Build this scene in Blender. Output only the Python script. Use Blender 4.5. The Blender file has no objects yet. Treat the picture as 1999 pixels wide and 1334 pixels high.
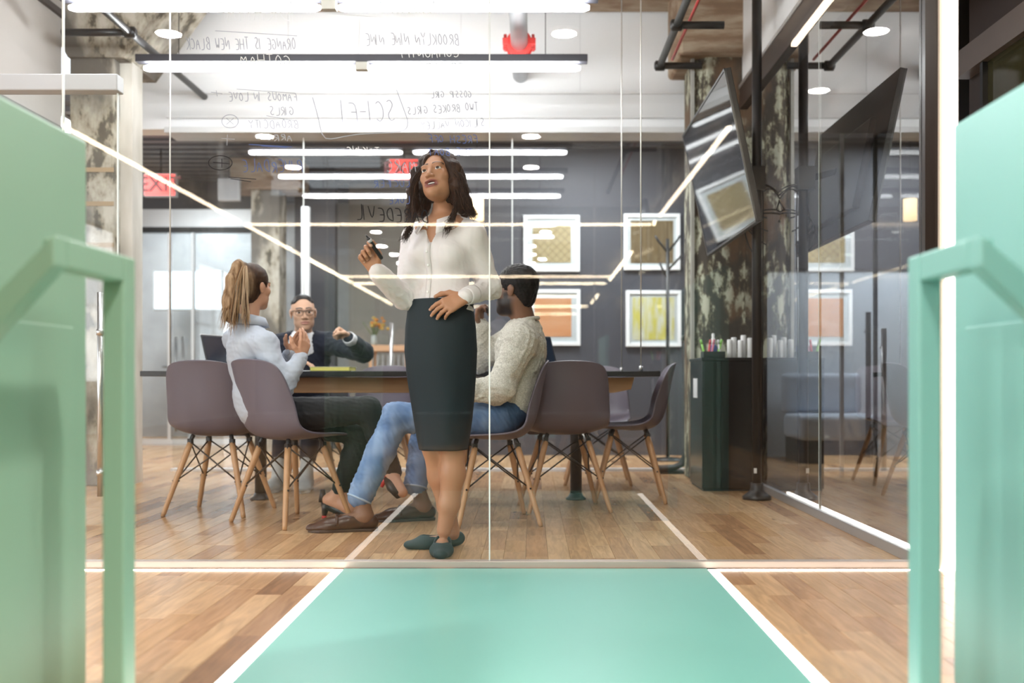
import bpy, bmesh, math, random
import numpy as np
from mathutils import Vector, Matrix

random.seed(7)
rng = np.random.default_rng(7)
S = bpy.context.scene
COL = S.collection

# ------------------------------------------------------------------ camera
EYE = 0.72
cam_d = bpy.data.cameras.new('camera')
cam = bpy.data.objects.new('camera', cam_d)
COL.objects.link(cam)
cam.location = (0, 0, EYE)
cam.rotation_euler = (math.pi / 2, 0, 0)
cam_d.sensor_width = 36.0
cam_d.lens = 35.0
cam_d.shift_x = -37.5 / 1999
cam_d.shift_y = 75.0 / 1999
cam_d.clip_start = 0.05
cam_d.dof.use_dof = True
cam_d.dof.focus_distance = 4.3
cam_d.dof.aperture_fstop = 1.7
S.camera = cam

# ------------------------------------------------------------------ world, view
W = bpy.data.worlds.new('daylight_sky')
S.world = W
W.use_nodes = True
bgn = W.node_tree.nodes['Background']
bgn.inputs['Color'].default_value = (0.86, 0.93, 1.0, 1)
bgn.inputs['Strength'].default_value = 1.5
S.view_settings.view_transform = 'Standard'
S.view_settings.look = 'None'
S.view_settings.gamma = 1.0
S.view_settings.exposure = 0.68
S.view_settings.use_curve_mapping = False
S.cycles.max_bounces = 7
S.cycles.diffuse_bounces = 3
S.cycles.glossy_bounces = 4
S.cycles.transmission_bounces = 4
S.cycles.transparent_max_bounces = 20
S.cycles.use_adaptive_sampling = True
S.cycles.adaptive_threshold = .02
S.cycles.caustics_reflective = False
S.cycles.caustics_refractive = False
S.cycles.sample_clamp_indirect = 6.0
S.cycles.blur_glossy = 0.5

FPX = 1999 * 35.0 / 36.0


def P(px, py, Y):
    """world point seen at a place in the frame, at its own distance Y"""
    return Vector(((px - 1037) * Y / FPX, Y, EYE + (742 - py) * Y / FPX))


def area_light(name, loc, rot, sx, sy, power, color=(1, 1, 1), spread=math.pi):
    d = bpy.data.lights.new(name, 'AREA')
    d.shape = 'RECTANGLE'
    d.size = sx
    d.size_y = sy
    d.energy = power
    d.color = color
    d.spread = spread
    o = bpy.data.objects.new(name, d)
    o.location = loc
    o.rotation_euler = rot
    COL.objects.link(o)
    return o


# daylight entering through the windows of the long left wall (x = -6)
WINDOWS = [(-3.4, 2.4), (0.0, 2.4), (3.2, 2.4), (11.85, 1.3)]
for wy, ww in WINDOWS:
    area_light('window_daylight', (-5.93, wy, 1.75), (0, -math.pi / 2, 0), 2.1, ww, (38 if wy > 2 else 80) if wy < 8 else 22, (0.93, 0.96, 1.0))

# ------------------------------------------------------------------ materials
MATS = {}


def mat(name, color=(.8, .8, .8), rough=.5, metal=0.0, spec=.5, emit=None, es=0.0, coat=0.0, sheen=0.0,
        vary=None, bump=None):
    """principled material. vary=(scale, amount, other colour, stretch); bump=(scale, strength, stretch)"""
    if name in MATS:
        return MATS[name]
    m = bpy.data.materials.new(name)
    m.use_nodes = True
    nt = m.node_tree
    b = nt.nodes['Principled BSDF']
    b.inputs['Base Color'].default_value = (*color, 1)
    b.inputs['Roughness'].default_value = rough
    b.inputs['Metallic'].default_value = metal
    b.inputs['Specular IOR Level'].default_value = spec
    b.inputs['Coat Weight'].default_value = coat
    b.inputs['Sheen Weight'].default_value = sheen
    if emit:
        b.inputs['Emission Color'].default_value = (*emit, 1)
        b.inputs['Emission Strength'].default_value = es
    tc = None
    if vary or bump:
        tc = nt.nodes.new('ShaderNodeTexCoord')

    def tex(scale, stretch, detail=5):
        mp = nt.nodes.new('ShaderNodeMapping')
        mp.inputs['Scale'].default_value = stretch
        nt.links.new(tc.outputs['Object'], mp.inputs['Vector'])
        n = nt.nodes.new('ShaderNodeTexNoise')
        n.inputs['Scale'].default_value = scale
        n.inputs['Detail'].default_value = detail
        nt.links.new(mp.outputs['Vector'], n.inputs['Vector'])
        return n
    if vary:
        sc, amt, c2, st = vary
        n = tex(sc, st)
        r = nt.nodes.new('ShaderNodeValToRGB')
        r.color_ramp.elements[0].position = .5 - amt
        r.color_ramp.elements[1].position = .5 + amt
        r.color_ramp.elements[0].color = (*color, 1)
        r.color_ramp.elements[1].color = (*c2, 1)
        nt.links.new(n.outputs['Fac'], r.inputs['Fac'])
        nt.links.new(r.outputs['Color'], b.inputs['Base Color'])
    if bump:
        sc, stg, st = bump
        n = tex(sc, st)
        bp = nt.nodes.new('ShaderNodeBump')
        bp.inputs['Strength'].default_value = stg
        bp.inputs['Distance'].default_value = .01
        nt.links.new(n.outputs['Fac'], bp.inputs['Height'])
        nt.links.new(bp.outputs['Normal'], b.inputs['Normal'])
    MATS[name] = m
    return m


def glass_mat(name, tint=(.95, .975, .965), gain=1.15, ior=1.5):
    m = bpy.data.materials.new(name)
    m.use_nodes = True
    nt = m.node_tree
    nt.nodes.clear()
    out = nt.nodes.new('ShaderNodeOutputMaterial')
    tr = nt.nodes.new('ShaderNodeBsdfTransparent')
    tr.inputs['Color'].default_value = (*[c ** .5 for c in tint], 1)
    gl = nt.nodes.new('ShaderNodeBsdfGlossy')
    gl.inputs['Roughness'].default_value = 0.0
    gl.inputs['Color'].default_value = (1, 1, 1, 1)
    fr = nt.nodes.new('ShaderNodeFresnel')
    fr.inputs['IOR'].default_value = ior
    geo = nt.nodes.new('ShaderNodeNewGeometry')
    inv = nt.nodes.new('ShaderNodeMath')
    inv.operation = 'SUBTRACT'
    inv.inputs[0].default_value = 1.0
    nt.links.new(geo.outputs['Backfacing'], inv.inputs[1])
    mu = nt.nodes.new('ShaderNodeMath')
    mu.operation = 'MULTIPLY'
    mu.inputs[1].default_value = gain
    nt.links.new(fr.outputs[0], mu.inputs[0])
    mu2 = nt.nodes.new('ShaderNodeMath')
    mu2.operation = 'MULTIPLY'
    mu2.use_clamp = True
    nt.links.new(mu.outputs[0], mu2.inputs[0])
    nt.links.new(inv.outputs[0], mu2.inputs[1])
    mx = nt.nodes.new('ShaderNodeMixShader')
    nt.links.new(mu2.outputs[0], mx.inputs[0])
    nt.links.new(tr.outputs[0], mx.inputs[1])
    nt.links.new(gl.outputs[0], mx.inputs[2])
    nt.links.new(mx.outputs[0], out.inputs['Surface'])
    MATS[name] = m
    return m


def ramp_mat(name, stops, scale=6, detail=8, stretch=(1, 1, 1), rough=.8, bump=.4, second=None):
    """patchy weathered surface: noise through a many-stop ramp, plus a second spotted layer"""
    m = bpy.data.materials.new(name)
    m.use_nodes = True
    nt = m.node_tree
    b = nt.nodes['Principled BSDF']
    b.inputs['Roughness'].default_value = rough
    tc = nt.nodes.new('ShaderNodeTexCoord')
    mp = nt.nodes.new('ShaderNodeMapping')
    mp.inputs['Scale'].default_value = stretch
    nt.links.new(tc.outputs['Object'], mp.inputs['Vector'])
    n = nt.nodes.new('ShaderNodeTexNoise')
    n.inputs['Scale'].default_value = scale
    n.inputs['Detail'].default_value = detail
    n.inputs['Roughness'].default_value = .65
    nt.links.new(mp.outputs['Vector'], n.inputs['Vector'])
    r = nt.nodes.new('ShaderNodeValToRGB')
    while len(r.color_ramp.elements) < len(stops):
        r.color_ramp.elements.new(.5)
    for e, (p, c) in zip(r.color_ramp.elements, stops):
        e.position = p
        e.color = (*c, 1)
    nt.links.new(n.outputs['Fac'], r.inputs['Fac'])
    last = r.outputs['Color']
    if second:
        c2, sc2, lo, hi = second
        n2 = nt.nodes.new('ShaderNodeTexNoise')
        n2.inputs['Scale'].default_value = sc2
        n2.inputs['Detail'].default_value = 6
        nt.links.new(mp.outputs['Vector'], n2.inputs['Vector'])
        mr = nt.nodes.new('ShaderNodeMapRange')
        mr.inputs['From Min'].default_value = lo
        mr.inputs['From Max'].default_value = hi
        nt.links.new(n2.outputs['Fac'], mr.inputs['Value'])
        mx = nt.nodes.new('ShaderNodeMix')
        mx.data_type = 'RGBA'
        nt.links.new(mr.outputs['Result'], mx.inputs['Factor'])
        nt.links.new(last, mx.inputs['A'])
        mx.inputs['B'].default_value = (*c2, 1)
        last = mx.outputs['Result']
    nt.links.new(last, b.inputs['Base Color'])
    bp = nt.nodes.new('ShaderNodeBump')
    bp.inputs['Strength'].default_value = bump
    bp.inputs['Distance'].default_value = .02
    nt.links.new(n.outputs['Fac'], bp.inputs['Height'])
    nt.links.new(bp.outputs['Normal'], b.inputs['Normal'])
    MATS[name] = m
    return m


def wood_mat(name, by_object):
    """oiled strip flooring: tone differs from plank to plank, grain runs along the plank"""
    m = bpy.data.materials.new(name)
    m.use_nodes = True
    nt = m.node_tree
    b = nt.nodes['Principled BSDF']
    if by_object:
        src = nt.nodes.new('ShaderNodeObjectInfo').outputs['Random']
    else:
        src = nt.nodes.new('ShaderNodeNewGeometry').outputs['Random Per Island']
    r = nt.nodes.new('ShaderNodeValToRGB')
    cols = [(0, (.285, .142, .066)), (.12, (.46, .255, .125)), (.45, (.55, .325, .165)), (.8, (.63, .40, .215)), (1, (.50, .285, .13))]
    while len(r.color_ramp.elements) < len(cols):
        r.color_ramp.elements.new(.5)
    for e, (p, c) in zip(r.color_ramp.elements, cols):
        e.position = p
        e.color = (*c, 1)
    nt.links.new(src, r.inputs['Fac'])
    geo = nt.nodes.new('ShaderNodeNewGeometry')
    add = nt.nodes.new('ShaderNodeVectorMath')
    add.operation = 'ADD'
    sc = nt.nodes.new('ShaderNodeMath')
    sc.operation = 'MULTIPLY'
    sc.inputs[1].default_value = 37.0
    nt.links.new(src, sc.inputs[0])
    nt.links.new(geo.outputs['Position'], add.inputs[0])
    nt.links.new(sc.outputs[0], add.inputs[1])
    mp = nt.nodes.new('ShaderNodeMapping')
    mp.inputs['Scale'].default_value = (26, 2.4, 1)
    nt.links.new(add.outputs[0], mp.inputs['Vector'])
    n = nt.nodes.new('ShaderNodeTexNoise')
    n.inputs['Scale'].default_value = 1.6
    n.inputs['Detail'].default_value = 6
    n.inputs['Distortion'].default_value = 1.2
    nt.links.new(mp.outputs['Vector'], n.inputs['Vector'])
    mr = nt.nodes.new('ShaderNodeMapRange')
    mr.inputs['From Min'].default_value = .3
    mr.inputs['From Max'].default_value = .72
    mr.inputs['To Min'].default_value = 1.12
    mr.inputs['To Max'].default_value = .72
    nt.links.new(n.outputs['Fac'], mr.inputs['Value'])
    # knots
    v = nt.nodes.new('ShaderNodeTexVoronoi')
    v.inputs['Scale'].default_value = 2.6
    mp2 = nt.nodes.new('ShaderNodeMapping')
    mp2.inputs['Scale'].default_value = (1.6, .8, 1)
    nt.links.new(add.outputs[0], mp2.inputs['Vector'])
    nt.links.new(mp2.outputs['Vector'], v.inputs['Vector'])
    kr = nt.nodes.new('ShaderNodeMapRange')
    kr.inputs['From Min'].default_value = .02
    kr.inputs['From Max'].default_value = .10
    kr.inputs['To Min'].default_value = .5
    kr.inputs['To Max'].default_value = 1.0
    nt.links.new(v.outputs['Distance'], kr.inputs['Value'])
    k2 = nt.nodes.new('ShaderNodeMath')
    k2.operation = 'MULTIPLY'
    nt.links.new(mr.outputs['Result'], k2.inputs[0])
    nt.links.new(kr.outputs['Result'], k2.inputs[1])
    mx = nt.nodes.new('ShaderNodeMix')
    mx.data_type = 'RGBA'
    mx.blend_type = 'MULTIPLY'
    mx.inputs['Factor'].default_value = 1
    nt.links.new(r.outputs['Color'], mx.inputs['A'])
    nt.links.new(k2.outputs[0], mx.inputs['B'])
    nt.links.new(mx.outputs['Result'], b.inputs['Base Color'])
    b.inputs['Roughness'].default_value = .27
    b.inputs['Specular IOR Level'].default_value = .5
    bp = nt.nodes.new('ShaderNodeBump')
    bp.inputs['Strength'].default_value = .06
    bp.inputs['Distance'].default_value = .004
    nt.links.new(n.outputs['Fac'], bp.inputs['Height'])
    nt.links.new(bp.outputs['Normal'], b.inputs['Normal'])
    MATS[name] = m
    return m


WHITE = mat('white_paint', (.86, .86, .86), .55, vary=(1.2, .3, (.80, .80, .81), (1, 1, .3)))
CREAM = mat('cream_plaster', (.62, .60, .56), .7, vary=(1.6, .25, (.50, .48, .45), (1, .4, 1)), bump=(14, .15, (1, 1, 1)))
BLACK = mat('black_metal', (.012, .012, .013), .38)
BLACKGLOSS = mat('black_gloss', (.012, .011, .011), .22)
DARKBROWN = mat('dark_brown_steel', (.032, .018, .013), .45, vary=(3, .25, (.046, .028, .021), (1, 1, 1)))
CHAR = mat('charcoal_wall', (.05, .05, .062), .6, vary=(2, .3, (.06, .06, .07), (1, 1, 1)))
STEEL = mat('brushed_steel', (.62, .62, .62), .28, 1.0)
ALU = mat('satin_aluminium', (.70, .70, .70), .38, .85)
PIPEGREY = mat('galvanised_pipe', (.52, .53, .55), .38, .75, vary=(9, .2, (.40, .41, .43), (1, .3, 1)))
REDIRON = mat('red_iron', (.62, .035, .03), .45)
TEAL = mat('teal_floor_paint', (.205, .52, .455), .33, vary=(1.4, .28, (.235, .55, .48), (1, .35, 1)), bump=(30, .03, (1, .2, 1)))
GREENPANEL = mat('mint_green_lacquer', (.30, .47, .345), .42, vary=(1.0, .3, (.32, .485, .36), (1, 1, 1)))
TEALPANEL = mat('turquoise_lacquer', (.21, .45, .41), .42, vary=(1.0, .3, (.23, .47, .425), (1, 1, 1)))
TUBE = mat('lit_tube', (1, 1, 1), .4, emit=(.97, .98, 1.0), es=42)
LED = mat('lit_led_strip', (1, 1, 1), .4, emit=(1, .93, .84), es=5.0)
LEDPILLAR = mat('lit_led_pillar', (1, 1, 1), .4, emit=(1, .96, .92), es=3.2)
LEDWARM = mat('lit_led_warm', (1, 1, 1), .4, emit=(1, .80, .55), es=24)
DOWN = mat('lit_downlight', (1, 1, 1), .4, emit=(1, .98, .95), es=40)
BEAMWOOD = ramp_mat('old_brown_beam', [(0, (.10, .055, .03)), (.45, (.24, .15, .09)), (.6, (.40, .31, .22)), (1, (.52, .46, .38))], 5, stretch=(.4, 1, 2))
COLCREAM = ramp_mat('peeling_cream_column', [(0, (.03, .027, .024)), (.42, (.10, .085, .06)), (.46, (.34, .30, .23)), (.56, (.50, .46, .39)), (1, (.58, .55, .48))],
                    7, 10, stretch=(1, 1, .5), second=((.15, .135, .115), 2.2, .50, .60))
COLGREEN = ramp_mat('peeling_green_column', [(0, (.02, .018, .015)), (.48, (.055, .045, .034)), (.52, (.16, .14, .09)), (.56, (.46, .46, .35)), (1, (.62, .60, .49))],
                    10, 12, stretch=(1.2, 1.2, .55), second=((.13, .075, .04), 2.6, .54, .62))
CONCRETE = ramp_mat('grey_concrete', [(0, (.20, .20, .20)), (.5, (.34, .34, .34)), (1, (.46, .46, .46))], 3)
GLASS = glass_mat('clear_glass')
GLASSFAR = glass_mat('clear_glass_far', (.90, .93, .94), 2.0)
GLASSSIDE = glass_mat('tinted_glass_side', (.66, .67, .68), 2.6)
GLASSEDGE = mat('polished_glass_edge', (.78, .82, .80), .25)
WOODP = wood_mat('oak_plank', True)
WOODS = wood_mat('oak_plank_field', False)
GAP = mat('floor_gap', (.10, .055, .03), .8)

# ------------------------------------------------------------------ mesh collecting


class MB:
    def __init__(s):
        s.v, s.f, s.sm = [], [], []

    def add(s, vs, fs, smooth=False):
        n = len(s.v)
        s.v += [tuple(v) for v in vs]
        s.f += [tuple(i + n for i in f) for f in fs]
        s.sm += [smooth] * len(fs)
        return s

    def box(s, x0, x1, y0, y1, z0, z1):
        vs = [(x, y, z) for x in (x0, x1) for y in (y0, y1) for z in (z0, z1)]
        return s.add(vs, [(0, 1, 3, 2), (4, 6, 7, 5), (0, 4, 5, 1), (2, 3, 7, 6), (0, 2, 6, 4), (1, 5, 7, 3)])

    def obox(s, c, ax, ay, az, hx, hy, hz):
        c, ax, ay, az = Vector(c), Vector(ax).normalized(), Vector(ay).normalized(), Vector(az).normalized()
        vs = [c + ax * (hx * i) + ay * (hy * j) + az * (hz * k) for i in (-1, 1) for j in (-1, 1) for k in (-1, 1)]
        return s.add(vs, [(0, 1, 3, 2), (4, 6, 7, 5), (0, 4, 5, 1), (2, 3, 7, 6), (0, 2, 6, 4), (1, 5, 7, 3)])

    def prism(s, pts, axis, a, b):
        """polygon pts (2-D) swept along axis 0/1/2 from a to b"""
        def mk(p, t):
            return {0: (t, p[0], p[1]), 1: (p[0], t, p[1]), 2: (p[0], p[1], t)}[axis]
        n = len(pts)
        vs = [mk(p, a) for p in pts] + [mk(p, b) for p in pts]
        fs = [tuple(range(n - 1, -1, -1)), tuple(range(n, 2 * n))]
        fs += [(i, (i + 1) % n, n + (i + 1) % n, n + i) for i in range(n)]
        return s.add(vs, fs)

    def tube(s, pts, r, n=10, caps=True):
        pts = [Vector(p) for p in pts]
        rs = r if isinstance(r, (list, tuple)) else [r] * len(pts)
        t0 = (pts[1] - pts[0]).normalized()
        ref = Vector((0, 0, 1)) if abs(t0.z) < .9 else Vector((1, 0, 0))
        u = t0.cross(ref).normalized()
        vs, fs = [], []
        for i, p in enumerate(pts):
            a = pts[max(i - 1, 0)]
            b = pts[min(i + 1, len(pts) - 1)]
            t = (b - a).normalized()
            u = (u - t * u.dot(t)).normalized()
            w = t.cross(u)
            for k in range(n):
                q = 2 * math.pi * k / n
                vs.append(p + (u * math.cos(q) + w * math.sin(q)) * rs[i])
        for i in range(len(pts) - 1):
            for k in range(n):
                fs.append((i * n + k, i * n + (k + 1) % n, (i + 1) * n + (k + 1) % n, (i + 1) * n + k))
        s.add(vs, fs, True)
        if caps:
            m = len(s.v) - len(vs)
            s.f += [tuple(m + k for k in range(n - 1, -1, -1)), tuple(m + (len(pts) - 1) * n + k for k in range(n))]
            s.sm += [False, False]
        return s

    def lathe(s, prof, c, n=20, axis=(0, 0, 1)):
        """prof: (radius, height) from bottom to top about axis through c"""
        c, ax = Vector(c), Vector(axis).normalized()
        ref = Vector((1, 0, 0)) if abs(ax.x) < .9 else Vector((0, 1, 0))
        u = (ref - ax * ref.dot(ax)).normalized()
        w = ax.cross(u)
        vs, fs = [], []
        for r, h in prof:
            for k in range(n):
                q = 2 * math.pi * k / n
                vs.append(c + ax * h + (u * math.cos(q) + w * math.sin(q)) * max(r, 1e-5))
        for i in range(len(prof) - 1):
            for k in range(n):
                fs.append((i * n + k, i * n + (k + 1) % n, (i + 1) * n + (k + 1) % n, (i + 1) * n + k))
        s.add(vs, fs, True)
        m = len(s.v) - len(vs)
        s.f += [tuple(m + k for k in range(n - 1, -1, -1)), tuple(m + (len(prof) - 1) * n + k for k in range(n))]
        s.sm += [False, False]
        return s

    def mesh(s, name, off=(0, 0, 0)):
        me = bpy.data.meshes.new(name)
        ox, oy, oz = off
        me.from_pydata([(x - ox, y - oy, z - oz) for x, y, z in s.v], [], s.f)
        me.polygons.foreach_set('use_smooth', s.sm)
        me.update()
        return me


def wloc(o):
    v = Vector((0, 0, 0))
    while o:
        v += o.location
        o = o.parent
    return v


def put(name, mb, m, parent=None, bevel=0.0, seg=2, base=None):
    """link the collected shapes as one mesh object (world coordinates given)"""
    if parent is not None:
        off = wloc(parent)
        me = mb.mesh(name, off)
        o = bpy.data.objects.new(name, me)
        o.parent = parent
    else:
        off = base or (0, 0, 0)
        me = mb.mesh(name, off)
        o = bpy.data.objects.new(name, me)
        o.location = off
    COL.objects.link(o)
    if m:
        me.materials.append(m)
    if bevel:
        md = o.modifiers.new('bevel', 'BEVEL')
        md.width = bevel
        md.segments = seg
        md.limit_method = 'ANGLE'
    return o


def tag(o, label=None, cat=None, group=None, kind=None):
    if label:
        o['label'] = label
    if cat:
        o['category'] = cat
    if group:
        o['group'] = group
    if kind:
        o['kind'] = kind
    return o


def thing(name, label, cat, loc=(0, 0, 0), group=None):
    o = bpy.data.objects.new(name, None)
    o.location = loc
    o.empty_display_size = .1
    COL.objects.link(o)
    return tag(o, label, cat, group)


def struct(name, mb, m, parent=None, bevel=0.0):
    o = put(name, mb, m, parent, bevel)
    if parent is None:
        o['kind'] = 'structure'
    return o


def sroot(name, loc=(0, 0, 0)):
    o = bpy.data.objects.new(name, None)
    o.location = loc
    COL.objects.link(o)
    o['kind'] = 'structure'
    return o


def copy_tree(o, parent=None):
    c = o.copy()
    COL.objects.link(c)
    c.parent = parent
    for ch in list(o.children):
        if ch is not c:
            copy_tree(ch, c)
    return c


def B(*a):
    return MB().box(*a)
# ================================================================== SETTING
# ---- floor: slab with separate oak planks laid along the room
floor = struct('floor', B(-6, 5.2, -14, 12.7, -.12, -.006), GAP)
PW = 1.448 / 16
planks = []
row = 0
x = -.746 - 58 * PW
while x < 3.7:
    y = -3.0 - random.random() * .6
    while y < 12.6:
        L = random.choice((.30, .42, .55, .68, .85))
        on_runner = (-.75 < x < .69)
        y1 = y + L
        if not (on_runner and y < 3.79):
            planks.append((x, y, L))
        elif y1 > 4.0:
            planks.append((x, 3.79, y1 - 3.79))
        y = y1
    x += PW
PL_MESH = {}


def plank_mesh(L):
    key = round(L, 3)
    if key not in PL_MESH:
        g = .0004
        b = .0009
        z0, z1 = -.006, 0.0
        mb = MB()
        lo = [(g, g), (PW - g, g), (PW - g, L - g), (g, L - g)]
        hi = [(g + b, g + b), (PW - g - b, g + b), (PW - g - b, L - g - b), (g + b, L - g - b)]
        vs = [(*p, z0) for p in lo] + [(*p, z1 - .0009) for p in lo] + [(*p, z1) for p in hi]
        fs = [(0, 1, 5, 4), (1, 2, 6, 5), (2, 3, 7, 6), (3, 0, 4, 7), (4, 5, 9, 8), (5, 6, 10, 9), (6, 7, 11, 10), (7, 4, 8, 11), (8, 9, 10, 11)]
        mb.add(vs, fs)
        me = mb.mesh('plank')
        me.materials.append(WOODP)
        PL_MESH[key] = (me, vs, fs)
    return PL_MESH[key]


def seen_area(p):
    x, y, L = p
    ya, yb = max(y, 2.35), y + L
    if yb < 2.45 or yb > 8.6:
        return 0
    ym = .5 * (ya + yb)
    px, py = 1037 + x * FPX / ym, 742 + EYE * FPX / ym
    if px < 185 or px > 1990 or py > 1330:
        return 0
    if x > 1.45 and y > 3.9:
        return 0
    if py < 900 or (x < -2.4):
        return 0
    if px < 265 or px > 1780:
        return .001
    return PW * FPX / ym * EYE * FPX * (1 / ya - 1 / yb)


order = sorted(range(len(planks)), key=lambda i: -seen_area(planks[i]))
NEARSET = set(order[:296])
field = MB()
for i, (x, y, L) in enumerate(planks):
    me, vs, fs = plank_mesh(L)
    if i in NEARSET:
        o = bpy.data.objects.new('plank', me)
        o.parent = floor
        o.location = (x, y, 0)
        COL.objects.link(o)
    else:
        field.add([(a + x, b + y, c) for a, b, c in vs], fs)
fo = put('plank_field', field, WOODS, floor)
fo['kind'] = 'stuff'

# ---- ceilings
struct('ceiling_corridor', B(-6, 2.3, -14, 3.7, 2.84, 2.95), CONCRETE)
struct('ceiling', B(-6, 5.2, 3.7, 8.05, 3.78, 3.9), BEAMWOOD)
DECK = mat('blue_grey_deck', (.11, .115, .135), .5)  # lightened blue-grey imitates the ceiling's reflection in the glass
c = struct('ceiling_far', B(-6, 5.2, 8.05, 12.7, 2.98, 3.05), DECK)
rib = None
for k in range(22):
    yy = 8.2 + k * .2
    if rib is None:
        rib = put('reflected_band_rib', B(-6, 5.2, yy, yy + .09, 2.93, 2.98), DECK, c)  # ribs added to imitate bands reflected in the glass
    else:
        r2 = rib.copy()
        r2.location = (0, k * .2, 0)
        COL.objects.link(r2)
struct('trim_1', B(-3.3, 2.2, 7.35, 7.72, 3.575, 3.78), BEAMWOOD)           # brown beam over the white wall

# ---- walls
struct('wall_back', B(-6, 2.25, -14.1, -14, 0, 2.95), CHAR)
wl = sroot('wall_left', (-6, 0, 0))
mb = MB()
prev = -14
for wy, ww in WINDOWS:
    mb.box(-6.12, -6, prev, wy - ww / 2, 0, 3.9)
    mb.box(-6.12, -6, wy - ww / 2, wy + ww / 2, 0, .7)
    mb.box(-6.12, -6, wy - ww / 2, wy + ww / 2, 2.8, 3.9)
    prev = wy + ww / 2
mb.box(-6.12, -6, prev, 12.7, 0, 3.9)
put('masonry', mb, CREAM, wl)
for i, (wy, ww) in enumerate(WINDOWS):
    wr = sroot('window_%d' % (10 + i), (-6.06, wy, .7))
    mb = MB()
    for a, b_ in ((wy - ww / 2, wy - ww / 2 + .05), (wy - .025, wy + .025), (wy + ww / 2 - .05, wy + ww / 2)):
        mb.box(-6.09, -6.03, a, b_, .7, 2.8)
    for z in (.7, 1.72, 2.75):
        mb.box(-6.09, -6.03, wy - ww / 2, wy + ww / 2, z, z + .05)
    put('window_frame', mb, BLACK, wr)

struct('wall_right', B(2.2, 2.3, -14, 5.0, 0, 3.9), DARKBROWN)
tr = struct('trim_2', B(2.13, 2.2, 1.2, 5.0, 2.23, 2.36), mat('taupe_steel', (.16, .125, .11), .4))
wr = sroot('window_5', (2.16, 4, 0))
for k in range(3):
    y0 = 1.3 + k * 1.15
    put('pane', B(2.165, 2.177, y0, y0 + 1.12, .05, 2.23), mat('olive_reflection_glass', (.05, .045, .02), .06), wr)  # olive reflections are painted into the pane colour
    put('mullion', B(2.14, 2.19, y0 + 1.12, y0 + 1.15, 0, 2.23), BLACK, wr)
put('base_rail', B(2.14, 2.19, 1.2, 4.8, 0, .05), BLACK, wr)

# glass fronted office beside the side glass wall
PALE = mat('pale_blue_wall', (.62, .67, .73), .6)
struct('wall_side_office', B(1.75, 5.2, 9.3, 9.4, 0, 1.75), PALE)
struct('wall_side_upper', B(1.75, 5.2, 9.28, 9.4, 1.75, 2.98), CHAR)
struct('wall_side_end', B(5.1, 5.2, 5.0, 9.4, 0, 3.9), CREAM)
struct('wall_side_return', B(2.3, 5.2, 4.95, 5.0, 0, 3.9), DARKBROWN)
struct('wall_side_header', B(1.72, 5.1, 7.38, 7.5, 2.55, 3.78), mat('grey_header', (.07, .07, .075), .6))
w6 = sroot('window_6', (3, 7.4, 0))
for a, b_ in ((1.72, 2.30), (2.32, 2.55), (2.57, 3.30), (3.32, 5.1)):
    put('pane', B(a, b_, 7.40, 7.412, .03, 2.55), GLASSFAR, w6)
for a in (2.31, 2.56, 3.31):
    put('mullion', B(a - .012, a + .012, 7.39, 7.425, 0, 2.55), BLACK if a == 2.56 else ALU, w6)
for hx, z0, z1, m_ in ((2.485, .10, 1.22, BLACK), (2.60, .05, 1.10, STEEL)):
    put('pull_handle', MB().tube([(hx, 7.34, z0), (hx, 7.34, z1)], .02, 12), m_, w6)
    for hz in (z0 + .12, z1 - .14):
        put('handle_standoff', MB().tube([(hx, 7.34, hz), (hx, 7.40, hz)], .010), m_, w6)
t = thing('added_office_light', 'added ceiling fill light in the side office', 'light', (3.2, 8.4, 2.93))  # unseen panel added to light the pale office wall
put('frame', B(2.75, 3.65, 7.95, 8.85, 2.905, 2.93), ALU, t)
put('diffuser', B(2.78, 3.62, 7.98, 8.82, 2.900, 2.905), mat('lit_fill_panel', (1, 1, 1), .4, emit=(.95, .97, 1), es=9), t)
lo = area_light('added_fill_beam', (0, 0, -.04), (0, 0, 0), .8, .8, 55, (.93, .96, 1))
lo.parent = t
t = thing('lounge_seat', 'low pale upholstered seat inside the side office', 'seat', (2.65, 8.7, 0))
put('seat_cushion', B(2.3, 3.0, 8.5, 9.1, .2, .42), mat('pale_upholstery', (.45, .50, .58), .8), t, .04, 3)
put('back_cushion', B(2.3, 3.0, 9.02, 9.2, .42, .78), mat('pale_upholstery', (.45, .50, .58), .8), t, .04, 3)
put('plinth', B(2.34, 2.96, 8.54, 9.16, 0, .2), BLACK, t)

# far wall of the meeting room: white bulkhead above the glass
wf = struct('wall_far', B(-3.3, 2.2, 7.78, 7.98, 2.68, 3.78), WHITE)
put('molding', B(-2.84, 1.5, 7.755, 7.78, 2.95, 2.975), WHITE, wf, .004)
put('molding', B(-2.84, 1.5, 7.745, 7.78, 2.76, 2.775), WHITE, wf, .003)
put('molding', B(-2.84, 1.5, 7.70, 7.98, 2.635, 2.68), mat('header_aluminium', (.62, .62, .62), .4), wf, .004)
for xs in (-1.9, -.55, .38):
    put('panel_joint', B(xs, xs + .003, 7.777, 7.781, 2.98, 3.575), mat('joint_grey', (.55, .55, .56), .6), wf)

# bulkheads on the left and right of the room
wb = struct('wall_left_bulkhead', B(-3.35, -3.17, 3.6, 6.72, 2.42, 3.4), CREAM)
put('edge_trim', B(-3.36, -3.15, 3.6, 6.72, 2.37, 2.42), mat('grey_trim', (.16, .155, .15), .5), wb)
put('cap_trim', B(-3.37, -3.14, 3.6, 6.72, 3.16, 3.2), mat('dark_gap_trim', (.10, .09, .085), .6), wb)
wb = struct('wall_right_bulkhead', B(1.49, 1.62, 3.82, 8.0, 2.79, 3.78), WHITE)
put('header_beam', B(1.47, 1.62, 3.82, 8.0, 2.63, 2.79), DARKBROWN, wb, .004)
put('header_lip', B(1.465, 1.49, 3.82, 8.0, 2.775, 2.80), ALU, wb)

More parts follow.
